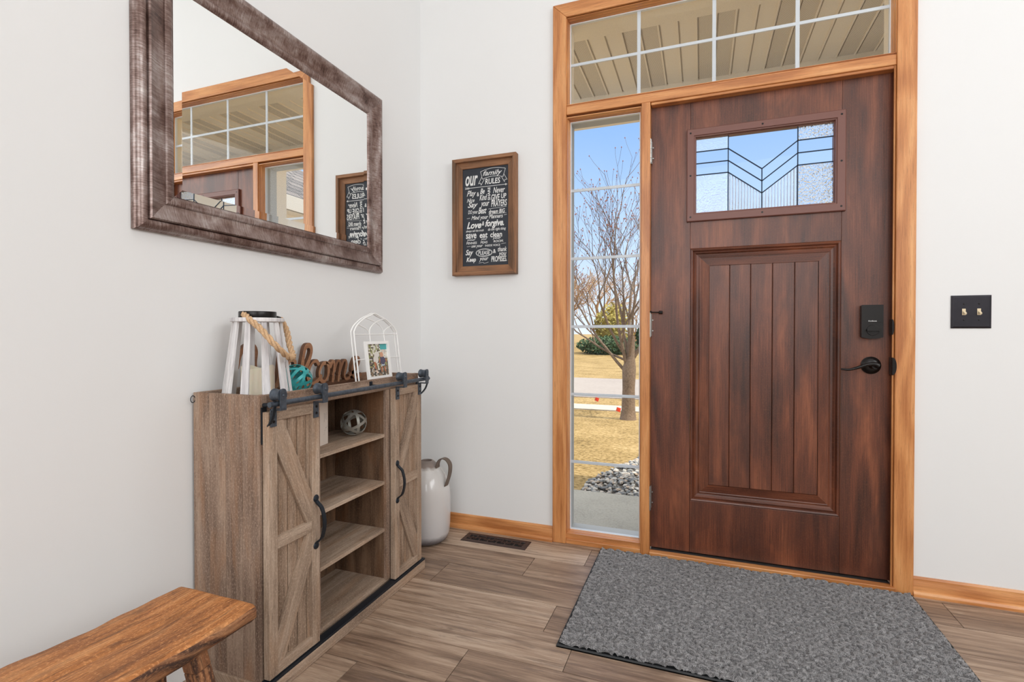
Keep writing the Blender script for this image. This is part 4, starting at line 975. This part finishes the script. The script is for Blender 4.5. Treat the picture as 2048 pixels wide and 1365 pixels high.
m = MB(); m.beam((0.300, -1.600, 0.19), (0.392, -1.600, 0.19), 0.03, 0.022); m.build('stretcher', 'bench_edge', bn, bevel=0.003)

# ================================================================== BARN DOOR CABINET
CY0, CY1, CX0, CX1, CZ1 = -1.302, -0.468, 0.010, 0.262, 0.834
cab = thing('barn_door_cabinet', (0.16, (CY0 + CY1) / 2, 0.0), 'weathered wooden cabinet with two sliding barn doors and open centre shelves against the left wall', 'cabinet')
def cb(name, mat, boxes, bevel=0.0012, **kw):
    m = MB()
    for b in boxes: m.box(*b[:6], b[6] if len(b) > 6 else 'z')
    return m.build(name, mat, cab, bevel=bevel, **kw)
# near side made of glued boards, far side
sb = []; w = (CX1 - 0.0 - CX0) / 4
for i in range(4): sb.append((CX0 + w * i + 0.0002, CX0 + w * (i + 1) - 0.0002, CY0, CY0 + 0.016, 0.036, CZ1))
cb('side_panel', 'barn', sb, 0.0006); cb('side_panel', 'barn', [(CX0, CX1, CY1 - 0.016, CY1, 0.036, CZ1)])
# face frame
SW = 0.020
cb('face_stile', 'barn', [(CX1 - 0.018, CX1 + 0.0015, CY0 - 0.001, CY0 + 0.026, 0.040, CZ1 + 0.001)]); cb('face_stile', 'barn', [(CX1 - 0.018, CX1 + 0.0015, CY1 - 0.026, CY1 + 0.001, 0.040, CZ1 + 0.001)])
OY0, OY1 = -1.067, -0.703
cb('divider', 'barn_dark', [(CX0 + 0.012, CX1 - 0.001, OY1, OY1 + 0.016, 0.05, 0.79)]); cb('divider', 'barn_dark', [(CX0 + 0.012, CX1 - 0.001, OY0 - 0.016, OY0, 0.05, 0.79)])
cb('face_stile', 'barn', [(CX1 - 0.012, CX1 + 0.002, OY1 - 0.001, OY1 + 0.040, 0.05, 0.787)]); cb('face_stile', 'barn', [(CX1 - 0.012, CX1 + 0.002, OY0 - 0.040, OY0 + 0.001, 0.05, 0.787)])
cb('top_rail', 'barn', [(CX1 - 0.015, CX1, CY0 + 0.026, CY1 - 0.026, 0.787, CZ1, 'y')])
cb('back_rail', 'barn', [(CX0, CX0 + 0.012, CY0 + 0.016, CY1 - 0.016, 0.787, CZ1, 'y')])
cb('top_board', 'barn', [(CX0 + 0.0, CX1 - 0.015, CY0 + 0.016, CY1 - 0.016, 0.783, 0.797, 'y')])
bb = []; nb = 9; bw_ = (CY1 - CY0 - 0.032) / nb
for i in range(nb): bb.append((CX0, CX0 + 0.010, CY0 + 0.016 + bw_ * i + 0.0005, CY0 + 0.016 + bw_ * (i + 1) - 0.0005, 0.05, 0.783))
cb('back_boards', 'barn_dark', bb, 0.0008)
for z in (0.617, 0.434, 0.251): cb('shelf', 'barn_light', [(CX0 + 0.011, CX1 - 0.006, OY0 + 0.0005, OY1 - 0.0005, z - 0.013, z, 'y')], 0.0015)
cb('bottom_board', 'barn_light', [(CX0 + 0.011, CX1 - 0.004, CY0 + 0.017, CY1 - 0.017, 0.040, 0.055, 'y')])
cb('plinth', 'barn_light', [(0.020, 0.297, CY0 - 0.006, CY1 - 0.001, 0.001, 0.036, 'y')], 0.0015)
cb('track', 'iron_dark', [(0.2665, 0.2965, CY0 - 0.006, CY1 - 0.001, 0.0365, 0.0445, 'y')], 0.0012)
# doors
def barn_door(y0, y1, flip):
    FX = 0.290; z0, z1 = 0.047, 0.789; sw = 0.031
    m = MB(); d = MB(); n = 5; inner = (y1 - y0 - 0.01) / n
    for i in range(n): d.box(0.2675, 0.2775, y0 + 0.005 + inner * i + 0.0012, y0 + 0.005 + inner * (i + 1) - 0.0012, z0 + 0.002, z1 - 0.002, 'z')
    body = d.build('door', 'barn_door', cab, bevel=0.001)
    def part(nm, bx, g='z'):
        q = MB(); q.box(*bx, g); return q.build(nm, 'barn_light', body, bevel=0.0012)
    part('stile', (0.2685, FX, y0, y0 + sw, z0, z1)); part('stile', (0.2685, FX, y1 - sw, y1, z0, z1))
    part('rail', (0.2685, FX - 0.0006, y0 + sw, y1 - sw, z1 - 0.027, z1 + 0.001), 'y'); part('rail', (0.2685, FX - 0.0006, y0 + sw, y1 - sw, z0, z0 + 0.030), 'y'); part('rail', (0.2685, FX - 0.0006, y0 + sw, y1 - sw, 0.400, 0.434), 'y')
    ya, yb = (y0 + sw, y1 - sw) if not flip else (y1 - sw, y0 + sw); s = 1 if not flip else -1
    bw2 = 0.030; x0, x1 = 0.2777, FX - 0.0022
    for (p0, p1) in (((ya, z1 - 0.027), (yb, 0.434)), ((yb, 0.400), (ya, z0 + 0.030))):
        # diagonal brace clipped to the stiles: parallelogram with vertical ends
        up = p0[1] > 0.6
        if up: pts = [(ya, z1 - 0.027), (ya + s * 0.024, z1 - 0.027), (yb, 0.434 + 0.085), (yb, 0.434), (yb - s * 0.020, 0.434), (ya, z1 - 0.027 - 0.085)]
        else: pts = [(yb, 0.400), (yb, 0.400 - 0.085), (ya + s * 0.024, z0 + 0.030), (ya, z0 + 0.030), (ya, z0 + 0.030 + 0.085), (yb - s * 0.020, 0.400)]
        b2 = MB(); dirv = Vector((0, p1[0] - p0[0], p1[1] - p0[1])); b2.prism(pts, 'x', x0, x1, dirv); b2.build('diagonal_brace', 'barn_light', body, bevel=0.001)
    # strap handle on the inner stile
    hy = (y1 - sw / 2) if not flip else (y0 + sw / 2)
    h = MB()
    for zc in (0.498, 0.352): h.lathe([(0.0, FX + 0.0055), (0.006, FX + 0.005), (0.010, FX + 0.003), (0.0115, FX)], (0, hy, zc), 16, axis='x', caps=False)
    path = crom([(FX + 0.003, hy, 0.490), (FX + 0.008, hy, 0.484), (FX + 0.024, hy, 0.468), (FX + 0.033, hy, 0.425), (FX + 0.024, hy, 0.382), (FX + 0.008, hy, 0.366), (FX + 0.003, hy, 0.360)], 4)
    for a, b in zip(path[:-1], path[1:]): h.beam(a, b + (b - a) * 0.08, 0.0125, 0.0045, up=(1, 0, 0.001))
    h.build('handle', 'iron_dark', body, smooth=30)
    return body
barn_door(-1.297, -1.100, False); barn_door(-0.684, -0.487, True)
# rail, brackets and rollers
PXp, PZp = 0.311, 0.8135
m = MB(); m.tube([(PXp, CY0 - 0.012, PZp), (PXp, CY1 + 0.006, PZp)], 0.0075, 16); m.build('hanging_rail', 'iron', cab, smooth=50)
for yb, s in ((CY0 + 0.012, -1), (CY1 - 0.010, 1)):
    m = MB(); m.box(CX1 + 0.002, CX1 + 0.006, yb - 0.0085, yb + 0.0085, 0.700, 0.802)
    m.tube([(CX1 + 0.004, yb, PZp - 0.006), (PXp, yb, PZp)], 0.006, 10)
    path = crom([(CX1 + 0.005, yb, 0.742), (CX1 + 0.020, yb + s * 0.002, 0.748), (CX1 + 0.040, yb + s * 0.006, 0.772), (PXp + 0.002, yb + s * 0.008, 0.806), (PXp + 0.003, yb + s * 0.008, 0.822)], 4)
    for a, b in zip(path[:-1], path[1:]): m.beam(a, b + (b - a) * 0.1, 0.009, 0.004, up=(-1, 0, 0.8))
    m.build('rail_bracket', 'iron_dark', cab, smooth=30)
m = MB(); ym = -0.800; m.box(CX1, CX1 + 0.004, ym - 0.007, ym + 0.007, 0.806, 0.829); m.tube([(CX1 + 0.002, ym, PZp), (PXp - 0.006, ym, PZp)], 0.005, 10); m.lathe([(0.0, CX1 + 0.0065), (0.004, CX1 + 0.006), (0.0045, CX1 + 0.003)], (0, ym, 0.824), 10, axis='x', caps=False); m.build('rail_support', 'iron_dark', cab)
for yr in (-1.282, -1.116, -0.669, -0.503):
    m = MB(); m.lathe([(0.0, 0.2935), (0.0155, 0.2935), (0.0175, 0.2955), (0.0175, 0.3000), (0.0155, 0.303), (0.0155, 0.319), (0.0175, 0.322), (0.0175, 0.3245), (0.0, 0.3245)], (0, yr, PZp + 0.0235), 24, axis='x', caps=False); rl = m.build('roller', 'iron', cab, smooth=40)
    m = MB(); m.prism([(yr - 0.0105, 0.7985), (yr + 0.0105, 0.7985), (yr + 0.0105, 0.845)] + [(yr + 0.0105 * math.cos(a * math.pi / 8), 0.845 + 0.0105 * math.sin(a * math.pi / 8)) for a in range(1, 8)] + [(yr - 0.0105, 0.845)], 'x', 0.3255, 0.3290)
    m.box(0.2905, 0.3290, yr - 0.0105, yr + 0.0105, 0.7955, 0.7988)
    m.box(0.2905, 0.2938, yr - 0.0105, yr + 0.0105, 0.748, 0.7985)
    for zz in (0.762, 0.782): m.lathe([(0.0, 0.2965), (0.003, 0.2962), (0.0042, 0.2938)], (0, yr, zz), 12, mi=1, axis='x', caps=False)
    m.lathe([(0.0, 0.3325), (0.003, 0.332), (0.0042, 0.329)], (0, yr, PZp + 0.0235), 12, axis='x', caps=False)
    m.build('roller_strap', ['iron', 'black_hw'], rl, smooth=30)
m = MB(); m.tube([Vector((CX0 + 0.006 + 0.0 * math.cos(a), CY0 - 0.006 - 0.007 * math.cos(a * math.pi / 8), 0.815 + 0.010 * math.sin(a * math.pi / 8))) for a in range(17)], 0.0012, 6); m.build('hanging_loop', 'iron_dark', cab)

# ================================================================== ITEMS
DK = 0.7972   # tray deck
# lantern
LC = Vector((0.135, -1.187, DK))
ln = thing('lantern', LC, 'whitewashed slatted wooden lantern with a black metal collar and rope handle on the cabinet', 'lantern')
m = MB(); m.lathe([(0.0, 0.004), (0.090, 0.004), (0.094, 0.001), (0.094, 0.0), (0.0, 0.0)], (LC.x, LC.y, DK), 8, caps=False); m.build('base_ring', 'white_slat', ln)
zt = 1.050
for i in range(10):
    a = 2 * math.pi * i / 10 + 0.12; c, s_ = math.cos(a), math.sin(a)
    m = MB(); m.beam((LC.x + 0.096 * c, LC.y + 0.096 * s_, DK), (LC.x + 0.064 * c, LC.y + 0.064 * s_, zt - 0.006), 0.024, 0.008, up=(c, s_, 0.1), w2=0.015); m.build('slat', 'white_slat', ln, bevel=0.001)
m = MB(); m.lathe([(0.035, zt - 0.009), (0.073, zt - 0.009), (0.0745, zt - 0.007), (0.0745, zt + 0.001), (0.073, zt + 0.003), (0.035, zt + 0.003), (0.035, zt - 0.009)], (LC.x, LC.y, 0), 40, caps=False); m.build('top_ring', 'white_slat', ln, smooth=30)
m = MB(); m.lathe([(0.044, zt + 0.002), (0.0515, zt + 0.002), (0.0525, zt + 0.004), (0.0525, zt + 0.020), (0.0515, zt + 0.0225), (0.047, zt + 0.0225), (0.044, zt + 0.020), (0.044, zt + 0.002)], (LC.x, LC.y, 0), 40, caps=False)
m.tube([(LC.x + 0.020, LC.y + 0.040, zt + 0.010), (LC.x + 0.026, LC.y + 0.066, zt + 0.003)], 0.0045, 8); m.build('collar', 'black_hw', ln, smooth=30)
z_ = lambda v: v - DK
A = LC + Vector((-0.004, -0.046, z_(1.064)))
path = crom([A, LC + Vector((0.030, -0.060, z_(1.050))), LC + Vector((0.071, -0.054, z_(1.018))), LC + Vector((0.116, -0.046, z_(0.972))), LC + Vector((0.108, 0.014, z_(0.934))), LC + Vector((0.092, 0.046, z_(0.938))), LC + Vector((0.058, 0.068, z_(0.970))), LC + Vector((0.036, 0.078, z_(1.015))), LC + Vector((0.026, 0.062, z_(1.052)))], 9)
m = MB()
for ph in range(3):
    pp = []
    for i, p in enumerate(path):
        d = (path[min(i + 1, len(path) - 1)] - path[max(i - 1, 0)]).normalized(); u = d.orthogonal().normalized(); u = (Vector((0.3, 0.2, 1)) - d * d.dot(Vector((0.3, 0.2, 1)))).normalized(); w_ = d.cross(u)
        a = i * 0.62 + ph * 2.094; pp.append(p + (u * math.cos(a) + w_ * math.sin(a)) * 0.0052)
    m.tube(pp, 0.0047, 8)
m.build('rope_handle', 'rope', ln, smooth=60)
# candle
m = MB(); n = 40; prof = []
cd = thing('candle', (LC.x, LC.y, DK + 0.0042), 'cream pillar candle with a wavy rim standing inside the slatted lantern', 'candle')
vs = []; rr_ = 0.043; zz = DK + 0.0042
for j in range(n):
    a = 2 * math.pi * j / n; zr = 0.905 + 0.005 * math.sin(2 * a + 0.8) + 0.002 * math.sin(5 * a)
    for r_, z in ((0.0465, zz), (0.0465, zr - 0.003), (0.044, zr), (0.041, zr - 0.003), (0.034, 0.886), (0.012, 0.882)): vs.append(Vector((LC.x + r_ * math.cos(a), LC.y + r_ * math.sin(a), z)))
m.add(vs, [(6 * j + k, 6 * ((j + 1) % n) + k, 6 * ((j + 1) % n) + k + 1, 6 * j + k + 1) for j in range(n) for k in range(5)] + [tuple(6 * j + 5 for j in range(n)), tuple(6 * j for j in range(n - 1, -1, -1))])
m.build('wax', 'candle', cd, smooth=50); m = MB(); m.tube([(LC.x, LC.y, 0.881), (LC.x + 0.001, LC.y, 0.894)], 0.0012, 6); m.build('wick', 'ink', cd)
# welcome word sign
SX0, SX1 = 0.0225, 0.0375; SS = 0.026; wl = MB()
strokes = [
 ([(-1.205, .895), (-1.195, .935), (-1.170, .962), (-1.146, .966), (-1.130, .945), (-1.134, .900), (-1.128, .850), (-1.112, .822), (-1.092, .845), (-1.080, .900), (-1.074, .850), (-1.058, .820), (-1.036, .845), (-1.024, .905), (-1.012, .955)], .021),
 ([(-1.020, .838), (-.985, .858), (-.960, .888), (-.962, .908), (-.982, .908), (-.998, .880), (-.995, .838), (-.975, .820), (-.945, .832)], .017),
 ([(-.952, .832), (-.905, .880), (-.878, .935), (-.886, .960), (-.908, .952), (-.921, .905), (-.924, .850), (-.912, .820), (-.890, .818)], .019),
 ([(-.838, .884), (-.852, .901), (-.876, .892), (-.894, .862), (-.892, .832), (-.870, .818), (-.842, .828), (-.822, .846)], .018),
 ([(-.795, .892), (-.818, .886), (-.835, .858), (-.828, .828), (-.806, .820), (-.788, .842), (-.784, .874), (-.795, .892), (-.768, .884)], .017),
 ([(-.776, .870), (-.760, .896), (-.752, .880), (-.762, .812)], .016), ([(-.760, .840), (-.738, .886), (-.722, .896), (-.716, .876), (-.728, .812)], .016), ([(-.726, .840), (-.702, .886), (-.684, .896), (-.678, .876), (-.690, .836), (-.680, .818), (-.655, .824)], .016),
 ([(-.660, .830), (-.622, .852), (-.596, .880), (-.600, .900), (-.622, .900), (-.638, .872), (-.636, .834), (-.615, .818), (-.580, .832)], .017)]
for pts, w_ in strokes:
    P = crom([(a + SS, b, 0) for a, b in pts], 7); ww = [w_ * (0.66 if w_ < .0185 else 0.8) * (1.05 + 0.22 * math.sin(i * 0.35)) for i in range(len(P))]
    ribbon(wl, P, ww, 'x', SX0, SX1 + random.uniform(0, 0.0004), 'y', 0, 1)
wl.box(SX0, SX1 - 0.0005, -1.16 + SS, -.60 + SS, DK + 0.0003, .817, 'y', 0)
tag(wl.build('welcome_sign', ['letter', 'lettering_front'], smooth=30), 'brown wooden cursive word cut-out reading welcome behind the lantern on the cabinet', 'sign')
# band balls
def band_ball(name, c, r, mat, label, w, seeds, nb_=7, cat='decorative ball'):
    m = MB(); rgb = random.Random(seeds); N = 40; G = 1.618; axs = [Vector(v).normalized() for v in ((0, 1, G), (0, 1, -G), (1, G, 0), (1, -G, 0), (G, 0, 1), (-G, 0, 1), (1, 1, 1))]; rot3 = Matrix.Rotation(seeds * 0.7, 3, 'Z') @ Matrix.Rotation(seeds * 1.3, 3, 'X')
    for k in range(nb_):
        nrm = (rot3 @ axs[k] + Vector((rgb.uniform(-.18, .18), rgb.uniform(-.18, .18), rgb.uniform(-.18, .18)))).normalized(); u = nrm.orthogonal().normalized(); v = nrm.cross(u); rk = r * (1 - 0.012 * (k % 3))
        vs = []
        for i in range(N):
            a = 2 * math.pi * i / N; d = u * math.cos(a) + v * math.sin(a); cs = (1 - (w / 2 / rk) ** 2) ** 0.5
            for q, hh in ((rk, -w / 2), (rk, w / 2), (rk - 0.0012, w / 2), (rk - 0.0012, -w / 2)): vs.append(Vector(c) + d * q * cs + nrm * hh)
        m.add(vs, [(4 * i + j, 4 * ((i + 1) % N) + j, 4 * ((i + 1) % N) + (j + 1) % 4, 4 * i + (j + 1) % 4) for i in range(N) for j in range(4)])
    return tag(m.build(name, mat, smooth=40), label, cat)
band_ball('band_ball', (0.118, -1.014, DK + 0.0525), 0.052, 'teal', 'teal open ball of woven metal bands beside the lantern on top of the cabinet', 0.0095, 5, 7)
band_ball('band_ball', (0.166, -0.773, 0.617 + 0.0500), 0.0495, 'galv', 'grey galvanised open ball of metal bands on the top inner shelf of the cabinet', 0.0105, 8, 6)
# card on the shelf
crd = thing('greeting_card', (0.17, -0.95, 0.6175), 'cream card with small dark writing standing left of the grey ball', 'card')
ang = R(10); cdn = Vector((math.cos(ang), -math.sin(ang), 0)); cdr = Vector((-math.sin(ang), -math.cos(ang), 0)) 
p1 = Vector((0.166, -0.915, 0.6175)); HH = 0.149; WW = 0.095; back = Vector((-0.0, 0, 0))
q = [p1, p1 - Vector((-math.sin(ang), math.cos(ang), 0)) * WW]; 
vs = [q[1], q[0], q[0] + Vector((0, 0, HH)), q[1] + Vector((0, 0, HH))]; nv = (vs[1] - vs[0]).cross(Vector((0, 0, 1))).normalized()
m = MB(); m.add(vs + [v - nv * 0.003 for v in vs], [(0, 1, 2, 3), (7, 6, 5, 4), (0, 4, 5, 1), (1, 5, 6, 2), (2, 6, 7, 3), (3, 7, 4, 0)]); m.build('paper', 'paper', crd)
m = MB(); du = (vs[1] - vs[0]).normalized()
def cp(u, v): return vs[1] - du * u + Vector((0, 0, v)) + nv * 0.0004
for u0, v0, v1, w_ in [(0.009, 0.085, 0.112, 0.0016), (0.016, 0.088, 0.108, 0.001), (0.024, 0.080, 0.112, 0.0016)]:
    k = 7 if w_ > 0.0012 else 1
    for i in range(k):
        a = v0 + (v1 - v0) * i / k; b = a + (v1 - v0) / k * (0.55 if k > 1 else 1)
        m.add([cp(u0, a), cp(u0 + w_, a), cp(u0 + w_, b), cp(u0, b)], [(0, 1, 2, 3)])
m.build('printed_lines', 'ink', crd, solid=True); m = MB()
for a, b in zip(*(lambda P: (P[:-1], P[1:]))([(0.006 + 0.022 * i / 10, 0.060 - 0.026 * (i / 10) ** 2 + 0.003 * math.sin(i * 1.9)) for i in range(11)])):
    m.add([cp(a[0], a[1]), cp(b[0], b[1]), cp(b[0], b[1] + 0.001), cp(a[0], a[1] + 0.001)], [(0, 1, 2, 3)])
m.build('handwriting', 'ink', crd, solid=True)

# arch wire frame with photograph
AY = -0.640; HWid = 0.143
def ap(y, z, d=0.0):    # point on the leaning plane of the wire arch
    t = (z - DK) / (1.086 - DK); return Vector((0.202 - 0.036 * t + d, AY + y, z))
ar = thing('arched_photo_frame', (0.20, AY, DK), 'white wire arch stand with a small framed photograph at the right end of the cabinet', 'photo frame')
def arch(m, d, hw, ztop, r):
    sh = [(1.0, 1.000), (.96, 1.018), (.82, 1.038), (.52, 1.062), (.22, ztop - 0.009)]
    pts = [ap(-hw, DK, d), ap(-hw, 0.90, d)] + [ap(-hw * a, b, d) for a, b in sh] + [ap(0, ztop, d)] + [ap(hw * a, b, d) for a, b in sh[::-1]] + [ap(hw, 0.90, d), ap(hw, DK, d)]
    m.tube(crom(pts, 5), r, 8)
m = MB(); arch(m, 0.0, HWid, 1.085, 0.0030); arch(m, -0.014, HWid, 1.085, 0.0030); m.build('wire_arch', 'white_wire', ar, smooth=60)
m = MB(); tr = HWid * 2 / 3
def wt_(pts, r=0.0021): m.tube(pts, r, 6)
wt_([ap(-HWid, 1.001), ap(HWid, 1.001)]); wt_([ap(-HWid, 0.905), ap(HWid, 0.905)])
for y in (-tr / 2, tr / 2): wt_([ap(y, 0.905), ap(y, 1.001)])
wt_(crom([ap(-tr / 2, 1.001), ap(-tr / 2 + .008, 1.025), ap(0, 1.050), ap(HWid * .48, 1.067)], 4)); wt_(crom([ap(tr / 2, 1.001), ap(tr / 2 - .008, 1.025), ap(0, 1.050), ap(-HWid * .48, 1.067)], 4))
wt_(crom([ap(-tr / 2, 1.001), ap(-tr / 2 - .012, 1.020), ap(-HWid * .80, 1.040)], 4)); wt_(crom([ap(tr / 2, 1.001), ap(tr / 2 + .012, 1.020), ap(HWid * .80, 1.040)], 4))
m.build('tracery', 'white_wire', ar, smooth=60)
fy0, fy1, fz0, fz1 = -0.098, 0.056, 0.826, 0.974
m = MB(); NV = [ap(0, fz0, 0).x]; 
def fp(y, z, d): return ap(y, z, 0.004 + d)
def fbox(m, y0, y1, z0, z1, d0, d1, mi=0):
    v = [fp(y0, z0, d0), fp(y1, z0, d0), fp(y1, z1, d0), fp(y0, z1, d0), fp(y0, z0, d1), fp(y1, z0, d1), fp(y1, z1, d1), fp(y0, z1, d1)]
    m.add(v, [(0, 3, 2, 1), (4, 5, 6, 7), (0, 1, 5, 4), (1, 2, 6, 5), (2, 3, 7, 6), (3, 0, 4, 7)], 'z', mi)
fw = 0.011
fbox(m, fy0, fy1, fz0, fz0 + fw, 0, 0.010); fbox(m, fy0, fy1, fz1 - fw, fz1, 0, 0.010); fbox(m, fy0, fy0 + fw, fz0 + fw, fz1 - fw, 0, 0.010); fbox(m, fy1 - fw, fy1, fz0 + fw, fz1 - fw, 0, 0.010)
m.tube([fp(-0.03, fz0, 0.003), ap(-0.045, DK + 0.003, 0.012)], 0.0018, 6); m.tube([fp(-0.03, fz0, 0.003), ap(-0.015, DK + 0.003, 0.012)], 0.0018, 6)
pf = m.build('picture_frame', 'white_wire', ar)
# the printed photograph: patches of colour
pal = [srgb(*c) for c in ((232, 228, 216), (120, 104, 84), (158, 160, 104), (92, 84, 72), (204, 200, 190), (66, 62, 60), (150, 126, 100), (78, 178, 180), (236, 214, 196), (190, 120, 84), (82, 78, 104), (190, 208, 220), (226, 222, 214), (214, 160, 128))]
pms = [plain('photo_colour_%d' % i, c, 0.4) for i, c in enumerate(pal)]
m = MB(); py0, py1, pz0, pz1 = fy0 + fw, fy1 - fw, fz0 + fw, fz1 - fw; rgp = random.Random(2)
def pp_(u, v, d=0.0): return fp(py0 + (py1 - py0) * u, pz0 + (pz1 - pz0) * v, 0.003 + d)
nu, nv_ = 18, 22
for i in range(nu):
    for j in range(nv_):
        u, v = i / nu, j / nv_
        if v > 0.8 and u > 0.62: c = 7
        elif v > 0.5 and u > 0.62: c = rgp.choice([0, 0, 8, 4])
        elif v > 0.55: c = rgp.choice([0, 4, 2, 2, 1, 3, 0])
        elif v > 0.25: c = rgp.choice([1, 3, 2, 4, 5, 6, 5])
        else: c = rgp.choice([3, 1, 6, 6, 5, 4])
        m.add([pp_(u, v), pp_(u + 1 / nu, v), pp_(u + 1 / nu, v + 1 / nv_), pp_(u, v + 1 / nv_)], [(0, 1, 2, 3)], 'z', c)
def blob(cu, cv, ru, rv, c, d=0.0003, n=14): m.add([pp_(cu + ru * math.cos(2 * math.pi * k / n), cv + rv * math.sin(2 * math.pi * k / n), d) for k in range(n)], [tuple(range(n))], 'z', c)
def bar(u0, v0, u1, v1, w_, c, d=0.0004): 
    dx, dy = u1 - u0, v1 - v0; l = math.hypot(dx, dy); nx_, ny_ = -dy / l * w_, dx / l * w_; m.add([pp_(u0 + nx_, v0 + ny_, d), pp_(u0 - nx_, v0 - ny_, d), pp_(u1 - nx_, v1 - ny_, d), pp_(u1 + nx_, v1 + ny_, d)], [(0, 1, 2, 3)], 'z', c)
# child in dark top and pale shorts seen from behind
bar(.68, .28, .64, .12, .030, 9); bar(.80, .28, .84, .12, .030, 9); bar(.66, .36, .82, .36, .055, 11, .0005); blob(.74, .47, .13, .13, 10, .0006); bar(.60, .52, .56, .40, .025, 9, .0007); bar(.88, .52, .93, .42, .025, 9, .0007); blob(.70, .66, .09, .085, 13, .0008)
# child in white hat and light clothing
bar(.34, .42, .36, .22, .035, 9); bar(.46, .40, .50, .18, .03, 0); bar(.36, .18, .44, .09, .035, 8, .0005); blob(.40, .52, .13, .13, 12, .0006); bar(.32, .44, .40, .34, .035, 9, .0007); blob(.46, .67, .13, .10, 12, .0008)
m.build('photograph', pms, pf, solid=True)

# ================================================================== JUG
JC = Vector((0.153, -0.205, 0.0))
jg = thing('ceramic_jug', JC, 'tall white glazed jug with dark brown rim and base on the floor in the corner', 'jug')
pr = [(0.0, 0.001), (0.080, 0.001), (0.090, 0.006), (0.102, 0.020), (0.110, 0.045), (0.114, 0.09), (0.115, 0.16), (0.1145, 0.220), (0.112, 0.256), (0.106, 0.282), (0.098, 0.303), (0.086, 0.327), (0.071, 0.349), (0.056, 0.366), (0.044, 0.377), (0.034, 0.386), (0.026, 0.388), (0.024, 0.380), (0.024, 0.34)]
m = MB(); m.lathe(pr, JC, 56, caps=False)
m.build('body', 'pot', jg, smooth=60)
hd = Vector((0.86, -0.05, 0)).normalized(); sd = hd.cross(Vector((0, 0, 1)))
path = crom([JC + hd * 0.062 + Vector((0, 0, 0.358)), JC + hd * 0.066 + Vector((0, 0, 0.385)), JC + hd * 0.085 + Vector((0, 0, 0.405)), JC + hd * 0.112 + Vector((0, 0, 0.403)), JC + hd * 0.131 + Vector((0, 0, 0.380)), JC + hd * 0.130 + Vector((0, 0, 0.340)), JC + hd * 0.118 + Vector((0, 0, 0.300)), JC + hd * 0.109 + Vector((0, 0, 0.276))], 5)
m = MB(); vs = []
for i, p in enumerate(path):
    d = (path[min(i + 1, len(path) - 1)] - path[max(i - 1, 0)]).normalized(); nrm = d.cross(sd).normalized()
    for a, b in ((-1, -1), (1, -1), (1, 1), (-1, 1)): vs.append(p + sd * (0.016 * a) + nrm * (0.0015 * b))
n = len(path); m.add(vs, [(4 * i + j, 4 * i + (j + 1) % 4, 4 * i + 4 + (j + 1) % 4, 4 * i + 4 + j) for i in range(n - 1) for j in range(4)] + [(0, 1, 2, 3), (4 * n - 1, 4 * n - 2, 4 * n - 3, 4 * n - 4)])
m.build('handle', 'pot_handle', jg, smooth=35)
for o in list(D.objects):
    if "org" in o.keys(): del o["org"]
